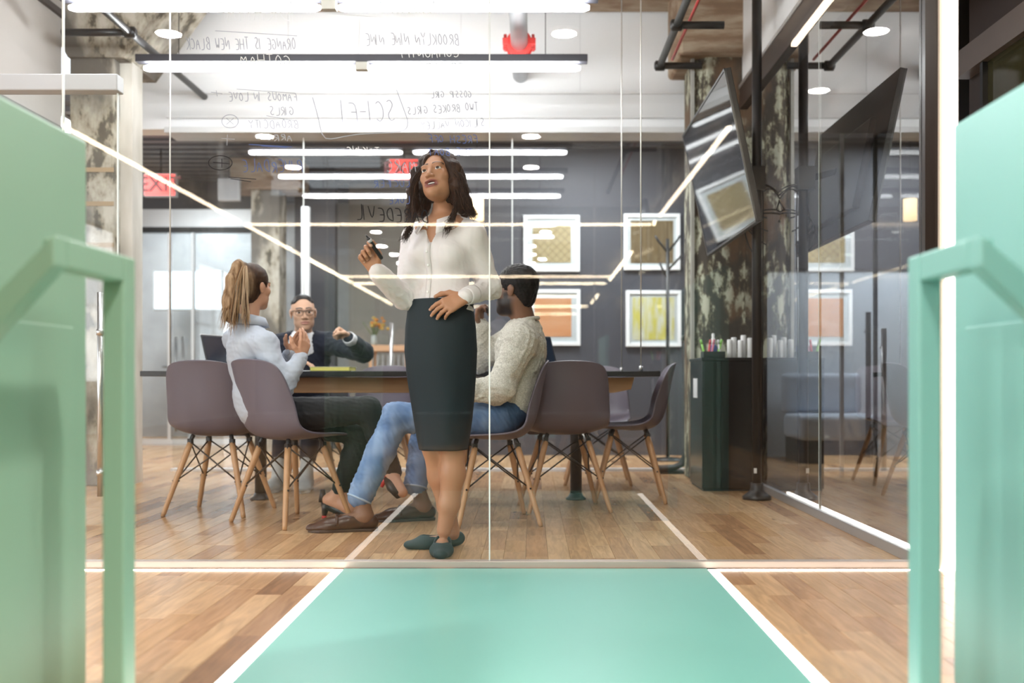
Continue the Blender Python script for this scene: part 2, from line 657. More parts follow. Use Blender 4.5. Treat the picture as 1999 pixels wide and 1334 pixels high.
# ---- glass walls
YG = 3.82
g1 = sroot('window_1', (0, YG, 0))
put('pane', B(-1.795, -.163, YG, YG + .012, .02, 2.80), GLASS, g1)
put('pane', B(-.157, 1.50, YG, YG + .012, .02, 2.80), GLASS, g1)
put('joint_strip', B(-.1625, -.1575, YG - .0005, YG + .0125, .02, 2.80), GLASSEDGE, g1)
put('glass_edge', B(-1.801, -1.795, YG - .0005, YG + .0125, .02, 2.80), GLASSEDGE, g1)
put('base_channel', B(-1.80, 1.50, YG - .018, YG + .03, 0, .026), mat('pale_aluminium_channel', (.50, .42, .37), .4, .3), g1, .002)
put('head_channel', B(-1.80, 1.62, YG - .02, YG + .03, 2.80, 3.78), WHITE, g1)

g2 = sroot('window_2', (1.5, 5.4, 0))
put('pane', B(1.50, 1.512, YG + .03, 5.188, .04, 2.63), GLASSSIDE, g2)
put('pane', B(1.50, 1.512, 5.194, 6.98, .04, 2.63), GLASSSIDE, g2)
put('joint_strip', B(1.4995, 1.5125, 5.188, 5.194, .04, 2.63), GLASSEDGE, g2)
put('base_channel', B(1.485, 1.527, YG + .03, 6.98, 0, .045), mat('grey_channel', (.42, .42, .43), .4, .5), g2, .002)
put('end_post', B(1.50, 1.548, YG - .03, YG + .03, 0, 3.7), mat('black_post', (.02, .012, .01), .3), g2)

YF = 7.87
g3 = sroot('window_3', (0, YF, 0))
fx = [-2.84, -1.80, -.15, 1.30, 1.5]
for a, b_ in zip(fx[:-1], fx[1:]):
    put('pane', B(a + .004, b_ - .004, YF, YF + .012, .02, 2.64), GLASSFAR, g3)
for a in fx[1:-1]:
    put('joint_strip', B(a - .004, a + .004, YF - .0005, YF + .0125, .02, 2.64), GLASSEDGE, g3)
put('threshold', B(-2.84, 1.5, YF - .03, YF + .04, 0, .02), mat('pale_threshold', (.72, .72, .72), .4), g3)
for hx in (-1.10,):
    put('pull_handle', MB().tube([(hx, YF - .05, .35), (hx, YF - .05, 1.17)], .014), STEEL, g3)
    for hz in (.45, 1.05):
        put('handle_standoff', MB().tube([(hx, YF - .05, hz), (hx, YF, hz)], .008), STEEL, g3)

# ---- sliding glass door on the left
d1 = sroot('door_1', (-2.4, 4.75, 0))
put('door_pane', B(-3.15, -1.975, 4.745, 4.757, .03, 2.10), GLASS, d1)
put('door_edge', B(-1.975, -1.969, 4.7445, 4.7575, .03, 2.10), GLASSEDGE, d1)
put('top_rail', B(-3.5, -1.955, 4.70, 4.78, 2.088, 2.168), mat('grey_rail', (.42, .42, .42), .45), d1, .006)
put('pull_handle', MB().tube([(-2.035, 4.70, .17), (-2.035, 4.70, 1.133)], .0135, 14), STEEL, d1)
for hz in (.28, .945):
    put('handle_standoff', MB().tube([(-2.035, 4.70, hz), (-2.035, 4.745, hz)], .009), STEEL, d1)
    put('handle_collar', MB().tube([(-2.035, 4.70, hz - .014), (-2.035, 4.70, hz + .014)], .0175, 14), STEEL, d1)

# ---- columns (setting)
c1 = struct('column_1', B(-3.13, -2.83, 6.75, 7.06, 0, 3.0), COLCREAM, None, .01)
put('side_trim', B(-2.83, -2.745, 6.85, 7.03, 0, 3.0), mat('cream_metal', (.66, .63, .57), .5, vary=(7, .2, (.45, .42, .36), (1, 1, .3))), c1)
put('capital', MB().prism([(-3.13, 2.9), (-2.75, 2.9), (-2.35, 3.45), (-2.35, 3.78), (-3.35, 3.78), (-3.35, 3.3)], 1, 6.72, 7.3), COLCREAM, c1)
for z in (2.13, 1.9, 1.62):
    put('band', B(-3.136, -2.83, 6.744, 6.752, z, z + .03), mat('rusty_band', (.36, .25, .14), .7), c1)
c2 = struct('column_2', MB().prism([(1.15, 7.12), (1.24, 7.03), (1.60, 7.03), (1.69, 7.12), (1.69, 7.48), (1.60, 7.57), (1.24, 7.57), (1.15, 7.48)], 2, 0, 3.2), COLGREEN, None, .012)
put('capital', MB().prism([(1.04, 7.0), (1.7, 7.0), (1.7, 7.6), (1.04, 7.6)], 2, 3.0, 3.8), BEAMWOOD, c2, .03)
put('corner_strip', B(1.135, 1.158, 7.06, 7.10, 0, 3.0), mat('pale_corner', (.50, .49, .45), .6, vary=(8, .2, (.3, .29, .25), (1, 1, .4))), c2)
c3 = struct('column_3', B(-2.80, -2.52, 9.95, 10.25, 0, 2.98), COLCREAM)
put('capital', B(-3.0, -2.3, 9.9, 10.3, 2.62, 2.93), BEAMWOOD, c3)

# ---- beyond the far glass
struct('wall_pictures', B(-.75, 2.2, 9.5, 9.62, 0, 2.95), CHAR)
struct('wall_end', B(-6, 2.2, 12.6, 12.7, 0, 3.0), CONCRETE)
struct('wall_dark_panel', B(-2.47, -2.05, 10.4, 10.55, 0, 2.95), CHAR)
struct('wall_beige', B(-2.05, -.75, 11.2, 11.3, 0, 2.95), mat('beige_grey_wall', (.36, .335, .30), .7, vary=(1.5, .3, (.30, .28, .25), (3, 1, .3))))
put_t = struct('trim_3', B(-2.16, -2.09, 9.35, 9.42, 0, 2.35), mat('white_post', (.75, .75, .76), .5))
g4 = sroot('window_4', (-4.3, 11.1, 0))
for a, b_ in ((-6, -4.85), (-4.83, -4.04), (-4.02, -3.78), (-3.76, -2.80)):
    put('pane', B(a, b_, 11.1, 11.112, .06, 2.36), GLASSFAR, g4)
for a in (-4.84, -4.03, -3.77):
    put('mullion', B(a - .015, a + .015, 11.08, 11.13, 0, 2.36), ALU, g4)
put('transom', B(-6, -2.8, 11.06, 11.15, 2.36, 2.42), BLACK, g4)
put('header', B(-6, -2.8, 11.08, 11.14, 2.42, 2.62), ALU, g4)
put('bulkhead', B(-6, -2.8, 11.07, 11.16, 2.62, 2.98), CHAR, g4)
put('base_channel', B(-6, -2.8, 11.07, 11.14, 0, .06), ALU, g4)
for hx in (-3.94, -3.86):
    put('pull_handle', MB().tube([(hx, 11.04, .15), (hx, 11.04, 1.2)], .014), STEEL, g4)

# ================================================================== LIGHTS IN THE PLACE
TUBES = []


def linear_light(Y, label):
    t = thing('linear_light', label, 'light', (-1.13, Y, 2.86), 'twin tube lights hung over the table')
    x0, x1 = -2.60, .345
    put('housing', B(x0 - .03, x1 + .03, Y - .035, Y + .035, 2.835, 2.885), mat('dark_housing', (.035, .035, .045), .4), t, .004)
    xm = .5 * (x0 + x1)
    for a, b_ in ((x0 + .02, xm - .05), (xm + .05, x1 - .02)):
        tb = put('tube', MB().tube([(a, Y, 2.80), (a + .03, Y, 2.80), (b_ - .03, Y, 2.80), (b_, Y, 2.80)], [.012, .022, .022, .012], 12), TUBE, t)
    put('center_clip', B(xm - .04, xm + .04, Y - .025, Y + .025, 2.785, 2.836), mat('clip_grey', (.5, .48, .42), .5), t)
    for cx in (x0 + .25, x1 - .25):
        put('hanger_wire', MB().tube([(cx, Y, 2.885), (cx, Y, 3.78)], .003, 6), BLACK, t)


linear_light(4.48, 'twin tube light nearest the front glass wall')
linear_light(5.56, 'twin tube light over the near side of the table')
linear_light(6.64, 'twin tube light over the far side of the table, below the white bulkhead')

for nm, a, lab in (('light_strip', (-.746, -.712, 1.35, 3.765, -.006, .003), 'white light strip in the floor along the left edge of the teal runner'),
                   ('light_strip', (.668, .702, 1.35, 3.765, -.006, .003), 'white light strip in the floor along the right edge of the teal runner'),
                   ('light_strip', (-1.80, -.746, 3.756, 3.772, 0, .003), 'thin white light strip at the foot of the glass, left of the runner'),
                   ('light_strip', (.702, 1.60, 3.756, 3.772, 0, .003), 'thin white light strip at the foot of the glass, right of the runner')):
    o = put(nm, B(*a), LED, None, base=(a[0], a[2], 0))
    tag(o, lab, 'light strip', 'light strips set in the corridor floor')
o = put('light_strip', B(1.513, 1.527, 3.95, 5.9, .045, .058), LED, None, base=(1.52, 5, .045))
tag(o, 'thin light strip lying on the grey channel of the side glass wall', 'light strip', 'light strips set in the corridor floor')
pl = thing('light_pillar', 'tall glowing white light pillar beside the black glass post', 'light', (1.59, 3.79, 0))
put('casing', B(1.548, 1.62, 3.775, 3.86, 0, 2.82), mat('pale_peach_casing', (.78, .62, .50), .5), pl)
put('diffuser', B(1.568, 1.612, 3.762, 3.775, 0, 2.82), LEDPILLAR, pl)
# ceiling line lights and downlights of the corridor behind the camera
for a, lab in (((-3.83, -3.79, -5.36, .15, 2.775, 2.84), 'ceiling line light along the window side of the corridor, nearer length'),
               ((-3.83, -3.79, -11.5, -5.65, 2.775, 2.84), 'ceiling line light along the window side of the corridor, farther length'),
               ((1.60, 1.64, 1.5, 3.7, 2.775, 2.84), 'ceiling line light joining the light pillar'),
               ((1.60, 1.64, -4.9, -.5, 2.775, 2.84), 'middle length of ceiling line light on the pillar side'),
               ((1.60, 1.64, -11, -8.4, 2.775, 2.84), 'last length of ceiling line light on the pillar side'),
               ((-3.79, 1.60, -5.62, -5.58, 2.775, 2.84), 'first ceiling line light crossing the corridor'),
               ((-3.79, 1.60, -12.3, -12.26, 2.775, 2.84), 'last ceiling line light crossing the corridor')):
    t = thing('ceiling_line_light', lab, 'light', ((a[0] + a[1]) / 2, (a[2] + a[3]) / 2, 2.84), 'line lights on the corridor ceiling')
    put('housing', B(a[0], a[1], a[2], a[3], 2.80, 2.84), ALU, t)
    put('diffuser', B(a[0] + .002, a[1] - .002, a[2] + .002, a[3] - .002, 2.775, 2.80), LEDWARM, t)
for k, (x, y) in enumerate(((.2, 1.6), (-2.2, 1.6), (.0, -.95), (-2.3, -.95), (.0, -2.2), (-2.35, -2.2), (0, -8), (-2.35, -8), (2.09, .41), (2.08, 1.64))):
    t = thing('downlight', 'round corridor ceiling downlight %s, %s from the glass wall' % (('over the runner', 'on the window side')[k % 2] if k < 8 else 'by the dark brown wall', ('first', 'second', 'third', 'fourth')[k // 2] if k < 8 else ('second', 'first')[k - 8]), 'light', (x, y, 2.84), 'corridor downlights')
    put('rim', MB().lathe([(.095, 0), (.095, .012), (.08, .012), (.08, 0)], (x, y, 2.828), 24), WHITE, t)
    put('lens', MB().lathe([(.078, 0), (.078, .008)], (x, y, 2.832), 24), DOWN, t)
    d = bpy.data.lights.new('downlight_beam', 'AREA')
    d.shape = 'DISK'
    d.size = .15
    d.energy = 26 if k < 8 else 8
    d.color = (1, .96, .9)
    lo = bpy.data.objects.new('downlight_beam', d)
    lo.location = (0, 0, -.02)
    lo.parent = t
    COL.objects.link(lo)

# unseen panels added to brighten the space behind the far glass
for k, (x, nm) in enumerate(((-4.2, 'left'), (-1.9, 'middle'), (.5, 'right'))):
    t = thing('added_ceiling_light', 'added square fill light hidden behind the white bulkhead, %s of three' % nm, 'light', (x, 8.5, 2.93), 'added fill lights behind the bulkhead')
    put('frame', B(x - .32, x + .32, 8.18, 8.82, 2.905, 2.93), ALU, t)
    put('diffuser', B(x - .30, x + .30, 8.20, 8.80, 2.900, 2.905), mat('lit_fill_panel', (1, 1, 1), .4, emit=(.95, .97, 1), es=9), t)
    d = bpy.data.lights.new('added_fill_beam', 'AREA')
    d.size = .58
    d.energy = 30
    d.color = (.95, .97, 1)
    lo = bpy.data.objects.new('added_fill_beam', d)
    lo.location = (0, 0, -.035)
    lo.parent = t
    COL.objects.link(lo)

t = thing('added_office_light', 'added ceiling fill light in the left back office', 'light', (-4.0, 11.85, 2.93))  # hidden panel added to brighten the left back office
put('frame', B(-4.45, -3.55, 11.4, 12.3, 2.905, 2.93), ALU, t)
put('diffuser', B(-4.42, -3.58, 11.43, 12.27, 2.900, 2.905), mat('lit_fill_panel', (1, 1, 1), .4, emit=(.95, .97, 1), es=9), t)
lo = area_light('added_fill_beam', (0, 0, -.04), (0, 0, 0), .8, .8, 26, (.88, .94, 1))
lo.parent = t
# ================================================================== FLOOR RUNNER
o = put('floor_runner', B(-.712, .668, 1.2, 3.79, -.006, .002), TEAL, None, base=(0, 2.5, 0))
tag(o, 'teal painted floor runner between two white light strips', 'floor runner')

# ================================================================== MINT AND TURQUOISE BOOTHS (near the camera)


def booth(sx, m, label, xp, ztop, y_end, xf, y2, y1, zf, slope):
    """high side panel along the corridor with an open frame standing in front of it"""
    t = thing('booth_divider', label, 'divider', (sx * xp, y_end - .4, 0), 'lacquered booth dividers beside the runner')
    a, b_ = sorted((sx * xp, sx * (xp + .05)))
    put('side_panel', B(a, b_, .95, y_end, 0, ztop), m, t, .008)
    put('inset_panel', B(*sorted((sx * (xp - .016), sx * xp)), .95, y_end - .10, .0, .84), m, t, .004)
    w = .046
    a, b_ = sorted((sx * xf, sx * (xf + w)))
    put('frame_post', B(a, b_, y2 - .06, y2, 0, zf), m, t, .005)
    put('frame_beam', B(a, b_, y1, y2 - .0605, zf - .055, zf), m, t, .005)
    # the beam turns at the near corner and slopes down to the panel
    x0, x1 = sx * (xf + w), sx * xp
    z1 = zf - slope * (xp - xf)
    mb = MB().prism([(sx * xf, zf), (x1, z1), (x1, z1 - .078), (sx * xf, zf - .055)], 1, y1 - .05, y1)
    put('frame_brace', mb, m, t, .004)
    return t


booth(-1, GREENPANEL, 'mint green booth divider with an open frame, left of the runner', 1.05, 1.285, 2.354, .834, 2.1, 1.79, .976, 1.0)
booth(1, TEALPANEL, 'turquoise booth divider with an open frame, right of the runner', 1.0, 1.325, 2.36, .775, 2.05, 1.766, .972, .85)

# ================================================================== TABLE
TX0, TX1, TY0, TY1, TZ = -2.21, .73, 5.62, 6.62, .77
tb = thing('conference_table', 'long black topped conference table with oak apron and black legs', 'table', (-.74, 6.1, 0))
put('table_top', B(TX0, TX1, TY0, TY1, TZ - .03, TZ), mat('black_laminate', (.012, .012, .014), .3), tb, .003)
OAK = mat('light_oak', (.56, .34, .17), .45, vary=(3, .25, (.44, .25, .12), (.6, 8, 8)))
pts = [(-2.02, .735), (-2.02, .665), (-1.98, .645), (.48, .645), (.58, .665), (.60, .735)]
put('apron', MB().prism(pts, 1, 5.78, 5.815), OAK, tb, .004)
put('apron', MB().prism(pts, 1, 6.42, 6.455), OAK, tb, .004)
for ex in (-2.0, .46):
    put('cross_rail', B(ex, ex + .04, 5.815, 6.42, .66, .735), OAK, tb)
for lx in (-1.63, .27):
    lg = put('leg', MB().tube([(lx, 6.0, .03), (lx, 6.0, .74)], .035, 16), BLACK, tb)
    put('foot_plate', MB().lathe([(.062, 0), (.062, .008), (.045, .02), (.037, .04)], (lx, 6.0, 0), 24), BLACK, lg)
for k, (cx, cy, zt) in enumerate(((-2.06, 5.68, 3.78), (.63, 5.72, 3.78), (.59, 6.5, 3.78))):
    t = thing('cable_rod', ('thin steel cable standing up from the left end of the table',
                            'thin steel cable at the near right corner of the table',
                            'thin steel cable at the far right corner of the table')[k], 'cable', (cx, cy, TZ), 'steel cables from table to ceiling')
    put('wire', MB().tube([(cx, cy, TZ), (cx, cy, zt)], .004, 6), mat('cable_steel', (.75, .73, .68), .35, .6), t)
    put('ferrule', MB().tube([(cx, cy, TZ), (cx, cy, TZ + .03)], .011, 10), STEEL, t)

# ================================================================== CHAIRS
SHELLM = mat('mauve_grey_plastic', (.140, .120, .152), .38)
LEGM = mat('beech_dowel', (.52, .30, .155), .42, vary=(4, .2, (.44, .24, .115), (12, 12, .8)))


def shell_mesh():
    # side profile of the one-piece seat and back: x forward, z up
    prof = [(.235, .405), (.222, .424), (.18, .434), (.10, .430), (.0, .421), (-.09, .420), (-.155, .437), (-.20, .482),
            (-.222, .545), (-.238, .62), (-.252, .70), (-.266, .765), (-.276, .805), (-.283, .822)]
    half = [.165, .195, .212, .222, .230, .235, .235, .232, .228, .222, .213, .198, .172, .13]
    rise = [.0, .006, .014, .024, .034, .045, .055, .050, .032, .018, .008, .002, -.004, -.010]   # edges curl up ...
    wrap = [.0, .0, .0, .0, .004, .012, .03, .062, .078, .076, .064, .05, .034, .022]             # ... and forward on the back
    n = 17
    vs, fs = [], []
    for (x, z), h, r, w in zip(prof, half, rise, wrap):
        for k in range(n):
            s = -1 + 2 * k / (n - 1)
            c = abs(s) ** 2.6
            vs.append((x + w * c, h * s, z + r * c))
    for i in range(len(prof) - 1):
        for k in range(n - 1):
            a = i * n + k
            fs.append((a, a + n, a + n + 1, a + 1))
    me = bpy.data.meshes.new('seat_shell')
    me.from_pydata(vs, [], fs)
    me.polygons.foreach_set('use_smooth', [True] * len(fs))
    me.materials.append(SHELLM)
    me.update()
    return me


def make_chair():
    r = thing('shell_chair', 'chair', 'chair', (0, 0, 0), 'grey shell chairs around the table')
    o = bpy.data.objects.new('seat_shell', shell_mesh())
    o.parent = r
    COL.objects.link(o)
    m1 = o.modifiers.new('sub', 'SUBSURF')
    m1.levels = m1.render_levels = 2
    m2 = o.modifiers.new('thick', 'SOLIDIFY')
    m2.thickness = .009
    m2.offset = 0
    top = {}
    for sx in (1, -1):
        for sy in (1, -1):
            a = Vector((.108 * sx - .005, .118 * sy, .384))
            b_ = Vector((.205 * sx - .005, .225 * sy, 0))
            top[sx, sy] = (a, b_)
            put('leg', MB().tube([b_, b_ + (a - b_) * .05, a - (a - b_) * .12, a], [.0105, .0125, .0165, .0155], 12), LEGM, r)
            mb = MB().obox(a + Vector((0, 0, .008)), (1, 0, 0), (0, 1, 0), (0, 0, 1), .013, .013, .014)
            mb.tube([a + Vector((0, 0, .01)), a + Vector((-.012 * sx, -.012 * sy, .042))], .012, 8)
            put('bracket', mb, BLACK, r, .003)
            q = a + (b_ - a) * .52
            put('bolt', MB().tube([q + Vector((0, -.019, 0)), q + Vector((0, .019, 0))], .005, 8), BLACK, r)
    for sx, sy, tx, ty in ((1, 1, 1, -1), (1, -1, -1, -1), (-1, -1, -1, 1), (-1, 1, 1, 1)):
        for (p, q) in (((sx, sy), (tx, ty)), ((tx, ty), (sx, sy))):
            a = top[p][0] + Vector((0, 0, .005))
            b_ = top[q][0] + (top[q][1] - top[q][0]) * .52
            put('brace_rod', MB().tube([a, b_], .0042, 6), BLACK, r)
    return r


CH = make_chair()
CHAIRS = [(-1.215, 5.06, 50, 'grey shell chair under the woman with the ponytail'),
          (-1.69, 5.42, 82, 'empty grey shell chair left of the ponytailed woman, back to the camera'),
          (-.20, 5.06, 191, 'grey shell chair under the man in the cream sweater'),
          (.18, 5.56, 98, 'empty grey shell chair beside the man in the cream sweater, back to the camera'),
          (.585, 6.0, 176, 'empty grey shell chair at the right end of the table, side on'),
          (-1.50, 6.80, 268, 'grey shell chair under the man with glasses across the table'),
          (-1.02, 6.92, 272, 'empty grey shell chair across the table beside the man with glasses'),
          (.46, 6.95, 268, 'empty grey shell chair on the far side at the right of the table')]
for i, (x, y, a, lab) in enumerate(CHAIRS):
    c = CH if i == 0 else copy_tree(CH)
    c.location = (x, y, 0)
    c.rotation_euler = (0, 0, math.radians(a))
    c['label'] = lab

# ================================================================== TELEVISION, POLE, CABLES
pole = thing('support_pole', 'slim black floor to ceiling pole carrying the television', 'pole', (1.36, 6.0, 0))
put('shaft', MB().tube([(1.36, 6.0, .02), (1.36, 6.0, 3.78)], .029, 18), BLACK, pole)
put('base_flange', MB().lathe([(.085, 0), (.085, .018), (.07, .03), (.045, .05), (.04, .06), (.038, .10)], (1.36, 6.0, 0), 28), BLACK, pole)
put('tag', B(1.335, 1.352, 5.966, 5.972, .16, .19), mat('paper_tag', (.7, .7, .68), .7), pole)
tv = thing('television', 'large wall television tilted down on the black pole', 'television', (1.1, 5.97, 1.55))
ax = Vector((0, 1, 0))
A, D = Vector((1.02, 0, 2.365)), Vector((1.19, 0, 1.555))
dn = (D - A).normalized()
nrm = Vector((dn.z, 0, -dn.x))          # away from the screen
if nrm.x < 0:
    nrm = -nrm
mid = (A + D) / 2
ctr = Vector((mid.x, 5.975, mid.z))
H2, W2 = (D - A).length / 2, .725
put('case', MB().obox(ctr + nrm * .018, ax, dn, nrm, W2, H2, .016), mat('tv_case', (.02, .018, .018), .35), tv, .004)
put('screen', MB().obox(ctr - nrm * .0005, ax, dn, nrm, W2 - .014, H2 - .014, .0015), mat('tv_screen', (.010, .011, .014), .04, spec=.9), tv)
for da, db, ha, hb in ((0, H2 - .006, W2, .006), (0, -H2 + .006, W2, .006), (W2 - .006, 0, .006, H2), (-W2 + .006, 0, .006, H2)):
    put('bezel', MB().obox(ctr + ax * da + dn * db - nrm * .001, ax, dn, nrm, ha, hb, .004), mat('tv_bezel', (.10, .10, .10), .3, .6), tv)
put('back_hump', MB().obox(ctr + nrm * .05 + dn * .06, ax, dn, nrm, W2 * .72, H2 * .62, .022), mat('tv_case', (.02, .018, .018), .35), tv, .012)
put('mount_arm', MB().tube([ctr + nrm * .06, (1.33, 6.0, 1.93)], .022, 10).obox((1.35, 6.0, 1.93), (1, 0, 0), (0, 1, 0), (0, 0, 1), .05, .05, .07), BLACK, tv)
cb = thing('cable_loops', 'tangle of black cables looping behind the television', 'cable', (1.43, 6.0, 1.6))
for k in range(5):
    pts = []
    for i in range(21):
        q = i / 20 * math.tau * .82 - .6
        rx, rz = .07 + .02 * k, .10 + .035 * (k % 3)
        pts.append((1.43 + rx * math.cos(q) + .012 * math.sin(3 * q + k), 6.02 + .03 * math.sin(q * 2 + k), 1.80 - .05 * k + rz * math.sin(q)))
    put('cable', MB().tube(pts, .0045, 6), BLACK, cb)
put('cable', MB().tube([(1.395, 6.0, 1.95), (1.40, 6.01, 1.6), (1.395, 6.0, 1.2), (1.393, 6.0, .3)], .004, 6), BLACK, cb)

# ================================================================== CABINET BY THE COLUMN
cab = thing('storage_cabinet', 'glossy black waist high cabinet in front of the weathered column', 'cabinet', (1.29, 6.65, 0))
put('body', B(1.105, 1.475, 6.44, 6.92, .012, .845), BLACKGLOSS, cab, .004)
put('plinth', B(1.115, 1.47, 6.45, 6.91, 0, .012), BLACK, cab)
put('top_board', B(1.10, 1.48, 6.43, 6.93, .845, .865), mat('black_top_board', (.02, .02, .02), .2), cab, .003)
for x0, x1 in ((1.115, 1.225), (1.229, 1.468)):
    put('door', B(x0, x1, 6.428, 6.44, .02, .84), BLACKGLOSS, cab, .002)
put('notice', B(1.1035, 1.1048, 6.62, 6.78, .60, .73), mat('notice_paper', (.72, .74, .76), .6), cab)
tray = thing('pen_tray', 'black open tray of markers on the cabinet', 'tray', (1.19, 6.5, .865))
mb = B(1.12, 1.26, 6.46, 6.58, .865, .869)
mb.box(1.12, 1.26, 6.46, 6.464, .865, .905).box(1.12, 1.26, 6.576, 6.58, .865, .905).box(1.12, 1.124, 6.464, 6.576, .865, .905).box(1.256, 1.26, 6.464, 6.576, .865, .905)
put('tray_box', mb, BLACK, tray)
for i, (dx, col, tilt, nm) in enumerate(((.018, (.35, .75, .15), -.02, 'lime green'), (.04, (.75, .08, .10), .01, 'red'), (.058, (.75, .25, .35), .015, 'pink'),
                                         (.10, (.35, .75, .15), .02, 'green'), (.118, (.75, .75, .75), -.01, 'white'))):
    t = thing('marker_pen', nm + ' marker standing in the pen tray', 'marker', (1.12 + dx, 6.52, .869), 'markers in the pen tray')
    c0 = Vector((1.12 + dx, 6.52, .869))
    c1_ = c0 + Vector((tilt, .0, .085))
    put('barrel', MB().tube([c0, c1_], .0075, 10), mat('marker_' + nm.replace(' ', '_'), col, .4), t)
    put('cap', MB().tube([c1_, c1_ + Vector((tilt * .4, 0, .03))], .008, 10), mat('marker_cap_' + nm.replace(' ', '_'), tuple(c * .8 for c in col), .35), t)
t = thing('spray_bottle', 'small blue bottle with a white pump on the cabinet', 'bottle', (1.21, 6.62, .865))
put('bottle_body', MB().lathe([(.024, 0), (.026, .01), (.026, .075), (.018, .09)], (1.21, 6.62, .865), 16), mat('bottle_blue', (.04, .07, .28), .3), t)
put('pump_cap', MB().lathe([(.017, .09), (.017, .12), (.010, .135), (.010, .16), (.004, .165)], (1.21, 6.62, .865), 14), mat('cap_white', (.85, .85, .85), .4), t)
for i, (cx, cy, h) in enumerate(((1.30, 6.52, .12), (1.335, 6.56, .135), (1.37, 6.52, .115), (1.40, 6.57, .15), (1.435, 6.53, .13))):
    t = put('paper_roll', MB().lathe([(.017, 0), (.018, .005), (.018, h - .004), (.014, h), (.008, h - .01)], (cx, cy, .865), 14), mat('paper_white', (.80, .80, .80), .7), None, base=(cx, cy, .865))
    tag(t, 'white paper roll standing on the cabinet, %s in the row' % ('first', 'second', 'third', 'fourth', 'fifth')[i], 'paper roll', 'paper rolls on the cabinet')

# ================================================================== PIPES
pp = thing('sprinkler_pipe', 'large grey pipe with a red coupling running into the white wall', 'pipe', (-.085, 7.0, 3.10))
put('pipe', MB().tube([(-.085, 4.2, 3.10), (-.085, 7.78, 3.10)], .06, 24), PIPEGREY, pp)
cp = put('coupling', MB().tube([(-.085, 7.02, 3.10), (-.085, 7.16, 3.10)], .078, 24), REDIRON, pp)
for yy in (7.03, 7.13):
    mb = MB().tube([(-.085, yy - .012, 3.10), (-.085, yy + .012, 3.10)], .092, 24)
    put('coupling_flange', mb, REDIRON, cp)
for sx in (-1, 1):
    for yy in (7.03, 7.13):
        put('coupling_bolt', MB().tube([(-.085 + sx * .098, yy, 3.075), (-.085 + sx * .098, yy, 3.16)], .011, 8), REDIRON, cp)
        put('coupling_lug', MB().obox((-.085 + sx * .095, yy, 3.11), (1, 0, 0), (0, 1, 0), (0, 0, 1), .022, .018, .024), REDIRON, cp, .004)
for k, (sx, x0, xe, ys) in enumerate(((1, .905, 1.20, (6.2, 7.0)), (-1, -2.55, -2.98, (6.33,)))):
    t = thing('black_pipe', ('black iron pipe with two branches beside the right column', 'black iron pipe running up beside the left column')[k], 'pipe', (x0, 6.2, 2.93), 'black iron pipes')
    put('pipe', MB().tube([(x0, 4.0, 2.93), (x0, 7.0 if sx > 0 else 7.77, 2.93)], .024, 12), BLACK, t)
    for yy in ys:
        put('branch', MB().tube([(x0, yy, 2.93), (xe, yy, 2.93)], .024, 12), BLACK, t)
        put('elbow', MB().lathe([(.02, -.04), (.036, -.03), (.036, .03), (.02, .04)], (x0, yy, 2.93), 14, (1, 0, 0)), BLACK, t)
t = thing('conduit_line', 'thin red conduit behind the black pipe at the right column', 'pipe', (1.0, 6.5, 3.0))
put('conduit', MB().tube([(1.0, 4.6, 2.99), (1.0, 7.05, 2.99)], .010, 8), REDIRON, t)

# ================================================================== PICTURES ON THE CHARCOAL WALL
FRAME = mat('white_frame', (.80, .80, .80), .45)


def weave_mat(name, c1, c2, scale):
    m = bpy.data.materials.new(name)
    m.use_nodes = True
    nt = m.node_tree
    b = nt.nodes['Principled BSDF']
    b.inputs['Roughness'].default_value = .6
    tc = nt.nodes.new('ShaderNodeTexCoord')
    mp = nt.nodes.new('ShaderNodeMapping')
    mp.inputs['Rotation'].default_value = (0, math.radians(45), 0)
    nt.links.new(tc.outputs['Object'], mp.inputs['Vector'])
    ck = nt.nodes.new('ShaderNodeTexBrick')
    ck.inputs['Scale'].default_value = scale
    ck.inputs['Color1'].default_value = (*c1, 1)
    ck.inputs['Color2'].default_value = (*c1, 1)
    ck.inputs['Mortar'].default_value = (*c2, 1)
    ck.inputs['Mortar Size'].default_value = .03
    ck.offset = 0
    ck.inputs['Brick Width'].default_value = .5
    ck.inputs['Row Height'].default_value = .5
    sw = nt.nodes.new('ShaderNodeSeparateXYZ')
    cm = nt.nodes.new('ShaderNodeCombineXYZ')
    nt.links.new(mp.outputs['Vector'], sw.inputs[0])
    nt.links.new(sw.outputs['X'], cm.inputs['X'])
    nt.links.new(sw.outputs['Z'], cm.inputs['Y'])
    nt.links.new(cm.outputs[0], ck.inputs['Vector'])
    nt.links.new(ck.outputs['Color'], b.inputs['Base Color'])
    return m


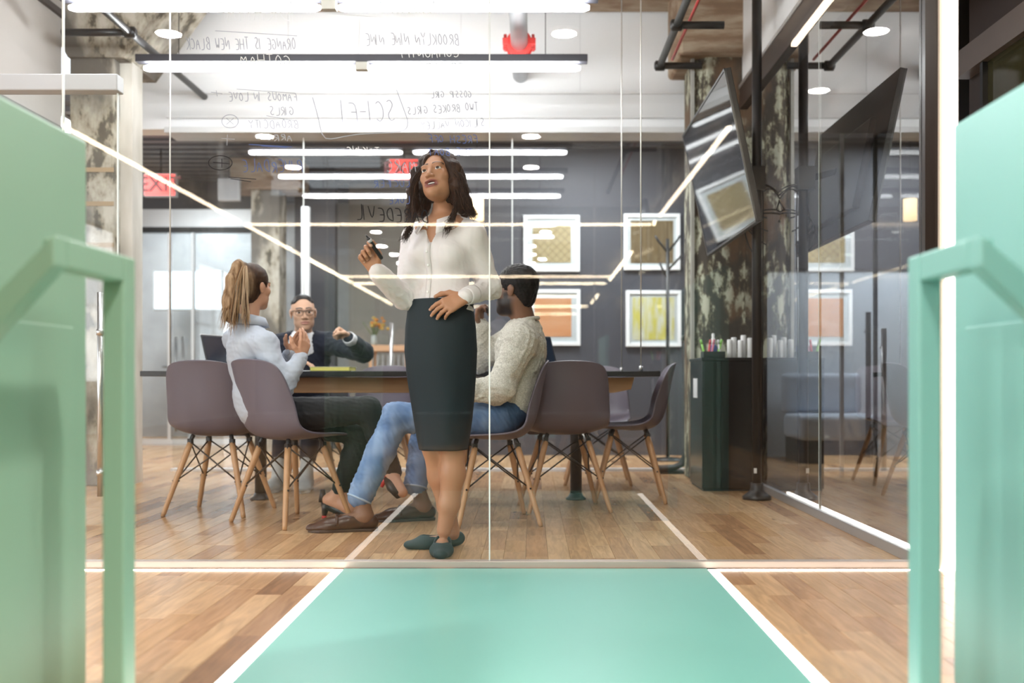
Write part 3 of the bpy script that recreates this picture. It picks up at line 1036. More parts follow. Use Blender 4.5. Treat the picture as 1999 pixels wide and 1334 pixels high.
ART = [weave_mat('gold_lattice_print', (.50, .37, .19), (.27, .18, .08), 9),
       mat('brown_gold_print', (.17, .105, .045), .6, vary=(7, .15, (.22, .14, .06), (6, 1, .4))),
       mat('orange_print', (.80, .32, .13), .6, vary=(4, .2, (.85, .42, .22), (1, 1, 3))),
       mat('yellow_print', (.80, .68, .14), .6, vary=(5, .12, (.85, .80, .62), (4, 1, 1)))]
LABS = ['framed gold lattice print, upper left of the four pictures', 'framed dark brown print, upper right of the four pictures',
        'framed orange print, lower left of the four pictures', 'framed yellow print, lower right of the four pictures']
for k, (px0, px1, py0, py1) in enumerate(((1022, 1132, 420, 530), (1218, 1328, 417, 527), (1026, 1133, 565, 675), (1222, 1330, 567, 677))):
    a = P(px0, py1, 9.46)
    b_ = P(px1, py0, 9.46)
    t = thing('framed_picture', LABS[k], 'picture', (a.x, 9.5, a.z), 'four square pictures on the charcoal wall')
    fw = .035
    for c_ in ((a.x, b_.x, a.z, a.z + fw), (a.x, b_.x, b_.z - fw, b_.z), (a.x, a.x + fw, a.z + fw, b_.z - fw), (b_.x - fw, b_.x, a.z + fw, b_.z - fw)):
        put('frame_side', B(c_[0], c_[1], 9.46, 9.5, c_[2], c_[3]), FRAME, t, .003)
    put('mat_board', B(a.x + fw, b_.x - fw, 9.478, 9.485, a.z + fw, b_.z - fw), mat('mat_board_white', (.78, .78, .77), .6), t)
    mg = .085 if k % 2 == 0 else .065
    put('print', B(a.x + mg, b_.x - mg, 9.474, 9.478, a.z + mg, b_.z - mg), ART[k], t)
    put('glazing', B(a.x + fw, b_.x - fw, 9.464, 9.468, a.z + fw, b_.z - fw), GLASSFAR, t)

# ================================================================== EXIT SIGNS


def exit_sign(cx, cz, Y, w, h, label):
    t = thing('exit_sign', label, 'exit sign', (cx, Y, cz), 'lit exit signs')
    put('sign_box', B(cx - w / 2 - .012, cx + w / 2 + .012, Y, Y + .06, cz - h / 2 - .012, cz + h / 2 + .012), mat('sign_grey', (.25, .25, .25), .5), t, .004)
    put('lit_face', B(cx - w / 2, cx + w / 2, Y - .004, Y, cz - h / 2, cz + h / 2), mat('lit_red', (.9, .05, .04), .4, emit=(1, .045, .03), es=1.0), t)
    cu = bpy.data.curves.new('lettering', 'FONT')
    cu.body = 'EXIT'
    cu.size = h * 1.0
    cu.align_x = 'CENTER'
    cu.align_y = 'CENTER'
    cu.extrude = .002
    cu.offset = .003
    cu.materials.append(mat('sign_letters', (.16, .02, .02), .5))
    tmp = bpy.data.objects.new('lettering_curve', cu)
    COL.objects.link(tmp)
    me = bpy.data.meshes.new_from_object(tmp.evaluated_get(bpy.context.evaluated_depsgraph_get()))
    bpy.data.objects.remove(tmp)
    o = bpy.data.objects.new('lettering', me)
    o.parent = t
    o.location = (0, -.0065, 0)
    o.rotation_euler = (math.pi / 2, 0, 0)
    COL.objects.link(o)
    put('hanger', MB().tube([(cx, Y + .03, cz + h / 2), (cx, Y + .03, 2.95)], .008, 8), BLACK, t)


e = P(312, 361, 9.5)
exit_sign(e.x, e.z, 9.5, .29, .20, 'red lit exit sign on the left, beside the cream column')
e = P(788, 331, 9.5)
exit_sign(e.x, e.z, 9.5, .27, .19, 'red lit exit sign hanging behind the standing woman')
e0, e1 = P(425, 392, 9.8), P(467, 348, 9.8)
t = thing('ceiling_speaker', 'pale square speaker box hanging near the ceiling', 'speaker', (e0.x, 9.8, e0.z))
put('speaker_box', B(e0.x, e1.x, 9.8, 9.86, e0.z, e1.z), mat('pale_grey_box', (.45, .45, .46), .6), t, .005)
put('grille', B(e0.x + .015, e1.x - .015, 9.796, 9.8, e0.z + .015, e1.z - .015), mat('grille_grey', (.38, .38, .39), .8), t)
put('hanger', MB().tube([((e0.x + e1.x) / 2, 9.83, e1.z), ((e0.x + e1.x) / 2, 9.83, 2.95)], .008, 8), BLACK, t)
# ================================================================== PEOPLE: implicit surfaces, one skin per body
from mathutils.bvhtree import BVHTree


def v3(a):
    return np.array([a[0], a[1], a[2]], dtype=np.float64)


def unit(a):
    a = v3(a)
    return a / np.linalg.norm(a)


class Field:
    """smooth union of tapered capsules and ellipsoids"""

    def __init__(s):
        s.p = []

    def cone(s, a, b, ra, rb, k=.02, op='u', flat=None):
        s.p.append(('c', v3(a), v3(b), ra, rb, k, op, flat))
        return s

    def chain(s, pts, rs, k=.02, flat=None):
        for i in range(len(pts) - 1):
            s.cone(pts[i], pts[i + 1], rs[i], rs[i + 1], k, 'u', flat)
        return s

    def ell(s, c, r, k=.02, R=None, op='u'):
        s.p.append(('e', v3(c), np.array(r, float), np.eye(3) if R is None else R, k, op))
        return s

    def plane(s, n, p):
        """keep only the side n points away from"""
        n = unit(n)
        s.p.append(('p', n, float(n @ v3(p))))
        return s

    def grown(s, g):
        f = Field()
        for q in s.p:
            if q[0] == 'c':
                f.p.append(q[:3] + (max(q[3] + g, .002), max(q[4] + g, .002)) + q[5:])
            elif q[0] == 'e':
                f.p.append(('e', q[1], np.maximum(q[2] + g, .003)) + q[3:])
            else:
                f.p.append(q)
        return f

    def bounds(s):
        lo, hi = np.full(3, 1e9), np.full(3, -1e9)
        for q in s.p:
            if q[0] == 'c' and q[6] == 'u':
                r = max(q[3], q[4])
                lo = np.minimum(lo, np.minimum(q[1], q[2]) - r)
                hi = np.maximum(hi, np.maximum(q[1], q[2]) + r)
            elif q[0] == 'e' and q[5] == 'u':
                r = q[2].max()
                lo, hi = np.minimum(lo, q[1] - r), np.maximum(hi, q[1] + r)
        return lo, hi

    def sample(s, lo, hi, h):
        n = np.ceil((hi - lo) / h).astype(int) + 1
        ax = [(lo[i] + h * np.arange(n[i])).astype(np.float32) for i in range(3)]
        d = np.full(n, .08, np.float32)
        for q in s.p:
            if q[0] == 'p':
                v = (q[1][0] * ax[0][:, None, None] + q[1][1] * ax[1][None, :, None] + q[1][2] * ax[2][None, None, :] - q[2]).astype(np.float32)
                np.maximum(d, v, out=d)
                continue
            if q[0] == 'c':
                r = max(q[3], q[4])
                a, b = np.minimum(q[1], q[2]) - r, np.maximum(q[1], q[2]) + r
                k, op = q[5], q[6]
            else:
                r = q[2].max()
                a, b = q[1] - r, q[1] + r
                k, op = q[4], q[5]
            m = k + 3 * h
            i0 = np.maximum(np.floor((a - m - lo) / h).astype(int), 0)
            i1 = np.minimum(np.ceil((b + m - lo) / h).astype(int) + 1, n)
            if (i1 <= i0).any():
                continue
            X = ax[0][i0[0]:i1[0]][:, None, None]
            Y = ax[1][i0[1]:i1[1]][None, :, None]
            Z = ax[2][i0[2]:i1[2]][None, None, :]
            if q[0] == 'c':
                A, Bv = q[1], q[2]
                e = Bv - A
                L2 = max(float(e @ e), 1e-9)
                px, py, pz = X - A[0], Y - A[1], Z - A[2]
                t = np.clip((px * e[0] + py * e[1] + pz * e[2]) / L2, 0, 1)
                px, py, pz = px - t * e[0], py - t * e[1], pz - t * e[2]
                if q[7] is not None:
                    fn, fs = unit(q[7][0]), q[7][1]
                    g = (px * fn[0] + py * fn[1] + pz * fn[2]) * (1 / fs - 1)
                    px, py, pz = px + g * fn[0], py + g * fn[1], pz + g * fn[2]
                v = np.sqrt(px * px + py * py + pz * pz) - (q[3] + (q[4] - q[3]) * t)
            else:
                R, rr = q[3], q[2]
                px, py, pz = X - q[1][0], Y - q[1][1], Z - q[1][2]
                l = [px * R[i, 0] + py * R[i, 1] + pz * R[i, 2] for i in range(3)]
                k0 = np.sqrt(sum((l[i] / rr[i]) ** 2 for i in range(3)))
                k1 = np.sqrt(sum((l[i] / rr[i] ** 2) ** 2 for i in range(3))) + 1e-9
                v = k0 * (k0 - 1) / k1
            v = v.astype(np.float32)
            sl = (slice(i0[0], i1[0]), slice(i0[1], i1[1]), slice(i0[2], i1[2]))
            c = d[sl]
            k = max(k, 1e-4)
            if op == 'u':
                hh = np.maximum(k - np.abs(c - v), 0) / k
                d[sl] = np.minimum(c, v) - hh * hh * k * .25
            else:
                v = -v
                hh = np.maximum(k - np.abs(c - v), 0) / k
                d[sl] = np.maximum(c, v) + hh * hh * k * .25
        return d


def nets(d, lo, h):
    s = d < 0
    nx, ny, nz = d.shape
    cs = [(i, j, k) for i in (0, 1) for j in (0, 1) for k in (0, 1)]
    cnt = np.zeros((nx - 1, ny - 1, nz - 1), np.int8)
    for i, j, k in cs:
        cnt += s[i:nx - 1 + i, j:ny - 1 + j, k:nz - 1 + k]
    act = (cnt > 0) & (cnt < 8)
    idx = np.argwhere(act)
    N = len(idx)
    V = np.stack([d[idx[:, 0] + i, idx[:, 1] + j, idx[:, 2] + k] for i, j, k in cs], 1)
    acc = np.zeros((N, 3))
    num = np.zeros(N)
    C = np.array(cs, float)
    for a in range(8):
        for b in range(a + 1, 8):
            if bin(a ^ b).count('1') != 1:
                continue
            va, vb = V[:, a], V[:, b]
            m = (va < 0) != (vb < 0)
            t = np.where(m, va / np.where(m, va - vb, 1), 0)
            acc += np.where(m[:, None], C[a] + (C[b] - C[a]) * t[:, None], 0)
            num += m
    vert = lo + h * (idx + acc / num[:, None])
    vid = np.full(act.shape, -1, np.int32)
    vid[act] = np.arange(N)
    quads = []
    x = s[:-1, 1:-1, 1:-1] != s[1:, 1:-1, 1:-1]
    e = np.argwhere(x)
    i, j, k = e[:, 0], e[:, 1] + 1, e[:, 2] + 1
    f = np.stack([vid[i, j - 1, k - 1], vid[i, j, k - 1], vid[i, j, k], vid[i, j - 1, k]], 1)
    ins = s[i, j, k]
    quads.append(np.where(ins[:, None], f, f[:, ::-1]))
    y = s[1:-1, :-1, 1:-1] != s[1:-1, 1:, 1:-1]
    e = np.argwhere(y)
    i, j, k = e[:, 0] + 1, e[:, 1], e[:, 2] + 1
    f = np.stack([vid[i - 1, j, k - 1], vid[i - 1, j, k], vid[i, j, k], vid[i, j, k - 1]], 1)
    ins = s[i, j, k]
    quads.append(np.where(ins[:, None], f, f[:, ::-1]))
    z = s[1:-1, 1:-1, :-1] != s[1:-1, 1:-1, 1:]
    e = np.argwhere(z)
    i, j, k = e[:, 0] + 1, e[:, 1] + 1, e[:, 2]
    f = np.stack([vid[i - 1, j - 1, k], vid[i, j - 1, k], vid[i, j, k], vid[i - 1, j, k]], 1)
    ins = s[i, j, k]
    quads.append(np.where(ins[:, None], f, f[:, ::-1]))
    return vert, np.concatenate(quads)


def surface(field, h, fine=()):
    """mesh of a field; fine = [(lo, hi, h)] boxes meshed at their own finer step"""
    lo, hi = field.bounds()
    lo, hi = lo - .03, hi + .03
    v, q = nets(field.sample(lo, hi, h), lo, h)
    V, Q = [v], []
    c = v[q].mean(1)
    keep = np.ones(len(q), bool)
    for a, b, hf in fine:
        a, b = v3(a), v3(b)
        keep &= ~((c > a + h * .8) & (c < b - h * .8)).all(1)
    Q.append(q[keep])
    n = len(v)
    for a, b, hf in fine:
        a, b = v3(a), v3(b)
        v2, q2 = nets(field.sample(a, b, hf), a, hf)
        V.append(v2)
        Q.append(q2 + n)
        n += len(v2)
    V, Q = np.concatenate(V), np.concatenate(Q)
    used = np.unique(Q)
    re = np.full(len(V), -1, np.int64)
    re[used] = np.arange(len(used))
    return V[used], re[Q]


def vnormals(V, Q):
    n = np.cross(V[Q[:, 2]] - V[Q[:, 0]], V[Q[:, 3]] - V[Q[:, 1]])
    out = np.zeros_like(V)
    for i in range(4):
        np.add.at(out, Q[:, i], n)
    return out / (np.linalg.norm(out, axis=1, keepdims=True) + 1e-12)


def folds(V, Q, amp, freq, seed=0, axis=None, mask=None):
    """cloth creases: warped sine ridges along the surface"""
    r = np.random.default_rng(seed)
    s = np.zeros(len(V))
    for i in range(5):
        d = unit(r.normal(size=3) if axis is None else v3(axis) + r.normal(size=3) * .55)
        w = unit(r.normal(size=3))
        ph = V @ d * freq * (0.7 + .35 * i) + 1.8 * np.sin(V @ w * freq * .45 + i) + r.uniform(0, 6)
        s += (1 - np.abs(np.sin(ph)) ** .8 * 1.6) / (1 + .5 * i)
    s *= amp / 2
    if mask is not None:
        s *= mask
    return V + vnormals(V, Q) * s[:, None]


def skin_object(name, V, Q, m, parent=None, base=None, col=None):
    off = np.array(wloc(parent) if parent is not None else (base or (0, 0, 0)), float)
    me = bpy.data.meshes.new(name)
    Vl = (V - off).astype(np.float32)
    me.vertices.add(len(Vl))
    me.vertices.foreach_set('co', Vl.ravel())
    me.loops.add(len(Q) * 4)
    me.loops.foreach_set('vertex_index', Q.astype(np.int32).ravel())
    me.polygons.add(len(Q))
    me.polygons.foreach_set('loop_start', np.arange(0, len(Q) * 4, 4, dtype=np.int32))
    me.polygons.foreach_set('use_smooth', np.ones(len(Q), bool))
    me.update(calc_edges=True)
    me.validate()
    if col is not None:
        a = me.color_attributes.new('tone', 'FLOAT_COLOR', 'POINT')
        a.data.foreach_set('color', np.concatenate([col, np.ones((len(col), 1))], 1).astype(np.float32).ravel())
    me.materials.append(m)
    o = bpy.data.objects.new(name, me)
    o.location = (0, 0, 0) if parent is not None else tuple(off)
    o.parent = parent
    COL.objects.link(o)
    return o


def tone_mat(name, rough=.5, sss=0.0, bump=None, spec=.4, aniso=False):
    m = mat(name, (.5, .5, .5), rough, spec=spec, bump=bump)
    nt = m.node_tree
    at = nt.nodes.new('ShaderNodeAttribute')
    at.attribute_name = 'tone'
    b = nt.nodes['Principled BSDF']
    nt.links.new(at.outputs['Color'], b.inputs['Base Color'])
    if sss:
        b.inputs['Subsurface Weight'].default_value = sss
        b.inputs['Subsurface Radius'].default_value = (.012, .005, .003)
        b.inputs['Subsurface Scale'].default_value = .5
    return m


SKIN = tone_mat('skin', .45, 0.0, (160, .05, (1, 1, 1)))
HAIR = tone_mat('hair', .45, 0.0, None, .16)


def frame(f, roll=0.0, pitch=None):
    """rows: right, forward, up of a head or hand looking along f"""
    f = unit(f)
    r = unit(np.cross(f, (0, 0, 1)))
    u = np.cross(r, f)
    c, s = math.cos(roll), math.sin(roll)
    r, u = r * c + u * s, u * c - r * s
    return np.stack([r, f, u])


def head(F, c, R, s=1.0, jaw=1.0, mouth_open=0.0, nose=1.0):
    c = v3(c)

    def L(x, y, z):
        return c + s * (R[0] * x + R[1] * y + R[2] * z)

    def E(p, r, k, op='u'):
        F.ell(L(*p), [s * q for q in r], s * k, R, op)
    E((0, -.018, .030), (.073, .093, .082), .02)
    E((0, .026, -.028), (.057 * jaw, .060, .080), .03)
    E((0, .022, -.070), (.052 * jaw, .052, .040), .03)
    E((0, .062, -.099), (.023 * jaw, .022, .017), .022)
    for x in (-1, 1):
        E((x * .040, .052, -.022), (.020, .020, .017), .022)
        E((x * .026, .074, .021), (.022, .012, .008), .014)
        E((x * .031, .094, .002), (.0165, .018, .0115), .012, 's')
        E((x * .031, .0725, .0090), (.0165, .0125, .0060), .004)
        E((x * .031, .0715, -.0070), (.0155, .0115, .005), .004)
        E((x * .075, -.012, -.006), (.006, .018, .030), .008)
        E((x * .079, -.018, .004), (.006, .016, .020), .006)
        E((x * .071, .0, -.004), (.006, .006, .011), .004, 's')
    F.cone(L(0, .079, .010), L(0, .101 * nose, -.030), s * .0072, s * .0098, s * .012)
    for x in (-1, 1):
        E((x * .0125, .091, -.035), (.0085, .010, .0065), .006)
        E((x * .0075, .097, -.0425), (.0035, .004, .003), .003, 's')
    o = mouth_open
    E((0, .0815, -.058 + .12 * o), (.026 + .2 * o, .011, .0050), .006)
    E((0, .0795, -.0705 - .26 * o), (.023 + .1 * o, .011, .0058), .006)
    if o > 0:
        for x in (-1, 1):
            E((x * .027, .070, -.0600), (.007, .008, .005), .006)
    if o > 0:
        E((0, .092, -.0640 - .06 * o), (.0245, .022, .0030 + .20 * o), .004, 's')
    else:
        E((0, .095, -.0645), (.021, .008, .0016), .003, 's')
    return L


def face_tone(V, c, R, s, base, lips, brow=None, stubble=None, scalp=None, o=0.0):
    """the skin's own colours: lips, brows, beard, cropped hair"""
    l = ((V - v3(c)) @ R.T) / s
    x, y, z = np.abs(l[:, 0]), l[:, 1], l[:, 2]
    col = np.tile(np.array(base, float), (len(V), 1))
    r = np.random.default_rng(3)
    near = (np.abs(l) < .16).all(1)

    def blend(m, cc):
        m = np.clip(m, 0, 1)[:, None] * near[:, None]
        col[:] = col * (1 - m) + np.array(cc) * m
    if stubble is not None:
        amount, cc = stubble
        m = np.clip((-.030 - z) / .02, 0, 1) * np.clip((y + .03) / .03, 0, 1) * np.clip((z + .135) / .02, 0, 1)
        chk = np.clip((x - .03) / .012, 0, 1) * np.clip((.045 - y) / .02, 0, 1) * np.clip((.0 - z) / .02, 0, 1) * np.clip((y + .005) / .015, 0, 1)
        blend(np.maximum(m, chk) * amount, cc)
    if scalp is not None:
        line, cc = scalp
        m = np.clip((z - line - .35 * np.clip(y, -.1, .09) + np.clip(-y, 0, .1) * .55) / .012, 0, 1)
        blend(m, cc)
    lm = 1.08 - ((x / (.028 + .18 * o)) ** 2 + ((z + .0645 + .07 * o) / (.0112 + .30 * o)) ** 2) ** .5
    blend(np.clip(lm / .2, 0, 1) * (y > .055), lips)
    if brow is not None:
        zc = .0255 + .0035 * (1 - ((x - .030) / .018) ** 2)
        bm = np.clip((.0052 - np.abs(z - zc)) / .002, 0, 1) * (x > .010) * (x < .050) * (y > .03)
        blend(bm, brow)
    return col


EYE_W = mat('eye_white', (.80, .78, .75), .2)
EYE_D = mat('eye_iris', (.035, .018, .010), .15)


def eyes(L, R, s, parent, gaze=(0, 1, 0), r=.0128):
    g = unit(R.T @ unit(gaze))
    for x in (-1, 1):
        c = L(x * .031, .0715, .001)
        me = bpy.data.meshes.new('eye')
        bm = bmesh.new()
        bmesh.ops.create_uvsphere(bm, u_segments=20, v_segments=20, radius=r * s)
        q = Vector((0, 0, 1)).rotation_difference(Vector(g)).to_matrix().to_4x4()
        for f in bm.faces:
            f.smooth = True
            f.material_index = 1 if f.calc_center_median().z > r * s * .85 else 0
        off = wloc(parent)
        bm.transform(Matrix.Translation(Vector(c) - off) @ q)
        bm.to_mesh(me)
        bm.free()
        me.materials.append(EYE_W)
        me.materials.append(EYE_D)
        o = bpy.data.objects.new('eye', me)
        o.parent = parent
        COL.objects.link(o)


def hand(F, wrist, d, n, side, s=1.0, curl=None, thumb=None, wr=.024):
    """palm and five jointed fingers. d: towards the fingers, n: way the palm faces, side: +1/-1 where the thumb sits"""
    w = v3(wrist)
    d = unit(d)
    n = unit(v3(n) - d * float(np.dot(v3(n), d)))
    t = np.cross(d, n) * side
    offs = (.029, .0095, -.0105, -.0285)
    lens = (.070, .078, .073, .057)
    kn = (.088, .092, .087, .078)
    curl = curl or [(20, 25, 15)] * 4
    for i in range(4):
        b = w + s * (d * kn[i] + t * offs[i])
        F.cone(w + s * (d * .012 + t * offs[i] * .52), b, s * .0145, s * .0112, s * .014)
    F.cone(w - s * d * .01, w + s * d * .035, s * wr, s * .021, s * .015, 'u', (n, .75))
    ends = []
    for i in range(4):
        p = w + s * (d * kn[i] + t * offs[i])
        cum = 0
        spread = offs[i] * 1.6
        dd = unit(d + t * spread)
        r = .0095 if i < 3 else .0082
        for seg, a in zip((.46, .30, .24), curl[i]):
            cum += math.radians(a)
            q = dd * math.cos(cum) + n * math.sin(cum)
            e = p + s * lens[i] * seg * q
            F.cone(p, e, s * r, s * (r - .0010), s * .0035)
            p = e
            r -= .0010
        ends.append(p)
    # thumb leaves the side of the palm near its base
    ta, tb_, tc_ = thumb or ((.55, .8, .15), (.75, .6, .25), (.85, .35, .35))
    p = w + s * (d * .022 + t * .018)
    r = .0145
    for v, L_ in ((ta, .042), (tb_, .034), (tc_, .027)):
        q = unit(d * v[0] + t * v[1] + n * v[2])
        e = p + s * L_ * q
        F.cone(p, e, s * r, s * (r - .0025), s * .008)
        p = e
        r -= .0022
    ends.append(p)
    return ends


def foot(F, heel, toe, s=1.0, h=.0, w=.042):
    heel, toe = v3(heel), v3(toe)
    d = toe - heel
    F.cone(heel + (0, 0, .032 * s + h), heel + d * .66 + (0, 0, .024 * s), .033 * s, w * .86 * s, .03, 'u', ((0, 0, 1), .8))
    F.cone(heel + d * .66 + (0, 0, .023 * s), heel + d * .92 + (0, 0, .016 * s), w * .9 * s, .026 * s, .02, 'u', ((0, 0, 1), .6))
    F.plane((0, 0, -1), (0, 0, .002))


def strands(paths, spread, count, r, cols, seed=0, wave=.006, wfreq=9, n=16):
    """locks of hair along guide paths; returns mesh arrays and colours"""
    g = np.random.default_rng(seed)
    V, Q, C = [], [], []
    nv = 0
    k = 5
    for _ in range(count):
        path = np.array(paths[g.integers(len(paths))], float)
        o = g.normal(size=3)
        o2 = g.normal(size=3)
        o, o2 = o / np.linalg.norm(o), o2 / np.linalg.norm(o2)
        t = np.linspace(0, 1 - g.uniform(0, .18), n)
        seg = np.linspace(0, 1, len(path))
        sp = spread[0] + (spread[1] - spread[0]) * t
        P0 = np.stack([np.interp(t, seg, path[:, i]) for i in range(3)], 1)
        for _s in range(2):
            P0[1:-1] = (P0[:-2] + 2 * P0[1:-1] + P0[2:]) / 4
        P0 = P0 + o * (sp * g.uniform(.3, 1))[:, None] + o2 * (wave * t * np.sin(t * wfreq + g.uniform(0, 6)))[:, None] \
            + np.cross(o, o2) * (wave * t * np.cos(t * wfreq * 1.1 + g.uniform(0, 6)))[:, None]
        T = np.gradient(P0, axis=0)
        T /= np.linalg.norm(T, axis=1, keepdims=True) + 1e-9
        u = np.cross(T, [.3, .8, .2])
        u /= np.linalg.norm(u, axis=1, keepdims=True) + 1e-9
        w = np.cross(T, u)
        rr = r * g.uniform(.6, 1.2) * (1 - t ** 3 * .85) * (.6 + .4 * np.minimum(t * 6, 1))
        for i in range(k):
            pass
        ring = [P0 + (u * math.cos(a) + w * math.sin(a) * .7) * rr[:, None] for a in np.arange(k) * math.tau / k]
        ring = np.stack(ring, 1)
        V.append(ring.reshape(-1, 3))
        for i in range(n - 1):
            for j in range(k):
                a, b = nv + i * k + j, nv + i * k + (j + 1) % k
                Q.append((a, b, b + k, a + k))
        nv += n * k
        c = np.array(cols[g.integers(len(cols))]) * g.uniform(.75, 1.25)
        C.append(np.tile(c, (n * k, 1)))
    return np.concatenate(V), np.array(Q), np.concatenate(C)


def join(*parts):
    V, Q, C, n = [], [], [], 0
    for v, q, c in parts:
        V.append(v)
        Q.append(q + n)
        C.append(c)
        n += len(v)
    return np.concatenate(V), np.concatenate(Q), np.concatenate(C)


def flatcol(V, c):
    return np.tile(np.array(c, float), (len(V), 1))


def mixcol(V, a, b, scale, seed=1, stretch=(1, 1, 1)):
    r = np.random.default_rng(seed)
    s = np.zeros(len(V))
    U = V * np.array(stretch)
    for i in range(6):
        s += np.sin(U @ r.normal(size=3) * scale * (1 + .6 * i) + r.uniform(0, 6)) / (1 + .4 * i)
    m = np.clip(s * .3 + .5, 0, 1)[:, None]
    return np.array(a) * (1 - m) + np.array(b) * m


def loft(name, rings, m, parent, n=48, closed=True, smooth=True, fn=None):
    """rings: (centre, u, v) ellipse half axes"""
    vs, fs = [], []
    for i, (c, u, v) in enumerate(rings):
        for k in range(n):
            a = math.tau * k / n
            ca, sa = math.cos(a), math.sin(a)
            e = .95
            ca, sa = math.copysign(abs(ca) ** e, ca), math.copysign(abs(sa) ** e, sa)
            p = Vector(c) + Vector(u) * ca + Vector(v) * sa
            if fn:
                p = fn(p, i, a)
            vs.append(p)
    for i in range(len(rings) - 1):
        for k in range(n):
            fs.append((i * n + k, i * n + (k + 1) % n, (i + 1) * n + (k + 1) % n, (i + 1) * n + k))
    mb = MB()
    mb.add(vs, fs, smooth)
    if closed:
        m_ = len(rings) - 1
        mb.f += [tuple(range(n - 1, -1, -1)), tuple(m_ * n + k for k in range(n))]
        mb.sm += [False, False]
    return put(name, mb, m, parent)


def hand_to(F, wrist, d, n, thumbdir, **kw):
    side = 1 if float(np.dot(np.cross(unit(d), unit(n)), v3(thumbdir))) > 0 else -1
    return hand(F, wrist, d, n, side, **kw)


def box_of(pts, pad):
    a = np.array([v3(p) for p in pts])
    return a.min(0) - pad, a.max(0) + pad


# ------------------------------------------------------------------ 1. standing, white blouse, dark skirt
def build_standing():
    base = (-.36, 4.15, 0)
    hc = v3(P(858, 347, 4.13))
    R = frame((-math.sin(.40) * math.cos(.25), -math.cos(.40) * math.cos(.25), math.sin(.25)), roll=-.15)
    HS = .98
    lat = unit((.92, -.39, 0))
    fac = unit((-.39, -.92, 0))
    up = np.array((0, 0, 1.))
    RT = np.stack([lat, fac, up])
    nb = v3(P(869, 432, 4.18))
    shR, shL = v3(P(812, 466, 4.215)), v3(P(921, 460, 4.11))
    elR, wrR = v3(P(789, 583, 4.14)), v3(P(735, 529, 3.985))
    elL, wrL = v3(P(957, 563, 4.20)), v3(P(909, 579, 4.02))
    rib = v3(P(866, 497, 4.165))
    wst = v3(P(861, 580, 4.155))
    T = Field()       # the trunk and arms the blouse follows
    T.ell(rib, (.136, .098, .150), .03, RT)
    T.ell(rib + up * .07, (.135, .080, .075), .04, RT)
    T.ell(wst, (.118, .088, .130), .05, RT)
    T.ell(wst - up * .10, (.145, .105, .12), .05, RT)
    for sx in (-1, 1):
        T.ell(rib + lat * sx * .064 + fac * .062 - up * .008, (.058, .058, .060), .035, RT)
    T.cone(nb - up * .02, shR, .045, .050, .04)
    T.cone(nb - up * .02, shL, .045, .050, .04)
    T.chain([shR, elR], [.055, .043], .03)
    T.chain([elR, wrR], [.042, .029], .02)
    T.chain([shL, elL], [.055, .043], .03)
    T.chain([elL, wrL], [.042, .029], .02)
    F = T.grown(-.009)
    L = head(F, hc, R, HS, 1.0, .024, .97)
    F.cone(L(0, -.030, -.050), nb, .044, .047, .010)
    F.cone(L(0, -.016, -.070), nb + fac * .020 - up * .01, .026, .032, .015)
    F.cone(nb, shR, .036, .036, .05)
    F.cone(nb, shL, .036, .036, .05)
    F.ell(rib + up * .10 + fac * .035, (.10, .05, .05), .04, RT)
    # collar bones
    for sh in (shR, shL):
        F.cone(nb + fac * .052 - up * .022, nb * .35 + sh * .65 + fac * .045, .006, .006, .018)
    hR = hand_to(F, wrR, (-.50, -.12, .86), (.10, -1, .12), (1, 0, .2), s=.97,
                 curl=[(40, 62, 35), (72, 88, 45), (82, 90, 50), (80, 88, 45)], thumb=((.72, .55, .35), (.90, .15, .42), (.95, -.10, .30)))
    hL = hand_to(F, wrL, (-.80, -.22, -.42), (-.15, .85, -.5), (-.3, 0, 1), s=.98,
                 curl=[(8, 22, 12), (14, 24, 14), (20, 26, 15), (26, 30, 18)], thumb=((.62, .74, .1), (.86, .42, .1), (.95, .12, .1)))
    # legs
    F.chain([P(884, 760, 4.13), P(883, 868, 4.15), P(884, 925, 4.15), P(877, 985, 4.15), P(867, 1036, 4.155)], [.070, .050, .050, .041, .031], .025)
    F.chain([P(846, 760, 4.18), P(848, 872, 4.20), P(858, 930, 4.235), P(872, 990, 4.26), P(884, 1038, 4.275)], [.072, .050, .048, .037, .030], .025)
    hA, tA = (-.374, 4.205, 0), (-.362, 3.985, 0)
    hB, tB = (-.325, 4.315, 0), (-.518, 4.225, 0)
    foot(F, hA, tA, .95)
    foot(F, hB, tB, .93)
    fine = [(hc - .135, hc + .135, .0026)]
    for pts in (hR + [wrR], hL + [wrL]):
        a, b = box_of(pts, .035)
        fine.append((a, b, .0026))
    V, Q = surface(F, .0065, fine)
    col = face_tone(V, hc, R, HS, (.44, .212, .118), (.25, .075, .062), (.045, .022, .014), o=.024)
    # paler nails and palms
    for e in hR + hL:
        d = np.linalg.norm(V - e, axis=1)
        m = np.clip((.0085 - d) / .003, 0, 1)[:, None] * .55
        col = col * (1 - m) + np.array((.72, .50, .40)) * m
    # inside of the mouth
    l = ((V - hc) @ R.T) / HS
    m = (((l[:, 0] / .016) ** 2 + ((l[:, 2] + .067) / .009) ** 2 < 1) & (l[:, 1] > .04) & (l[:, 1] < .083))[:, None]
    col = np.where(m, np.array((.05, .012, .012)), col)
    p = skin_object('person', V, Q, SKIN, None, base, col)
    tag(p, 'person standing in white blouse and dark pencil skirt, looking up, marker in raised hand', 'person')
    eyes(L, R, HS, p, (-.16, 1, .08))
    mb = MB().obox(L(0, .0740, -.0598), R[0], R[1], R[2], .0165, .004, .0040)
    put('teeth', mb, mat('tooth_white', (.85, .82, .78), .3), p, .002)
    # blouse
    Bl = T.grown(.004)
    Bl.chain([elR, wrR + (elR - wrR) * .12], [.046, .036], .02)
    Bl.cone(nb + fac * .075 + up * .020, rib + fac * .105 + up * .036 - lat * .010, .054, .006, .004, 's', (fac, 2.6))
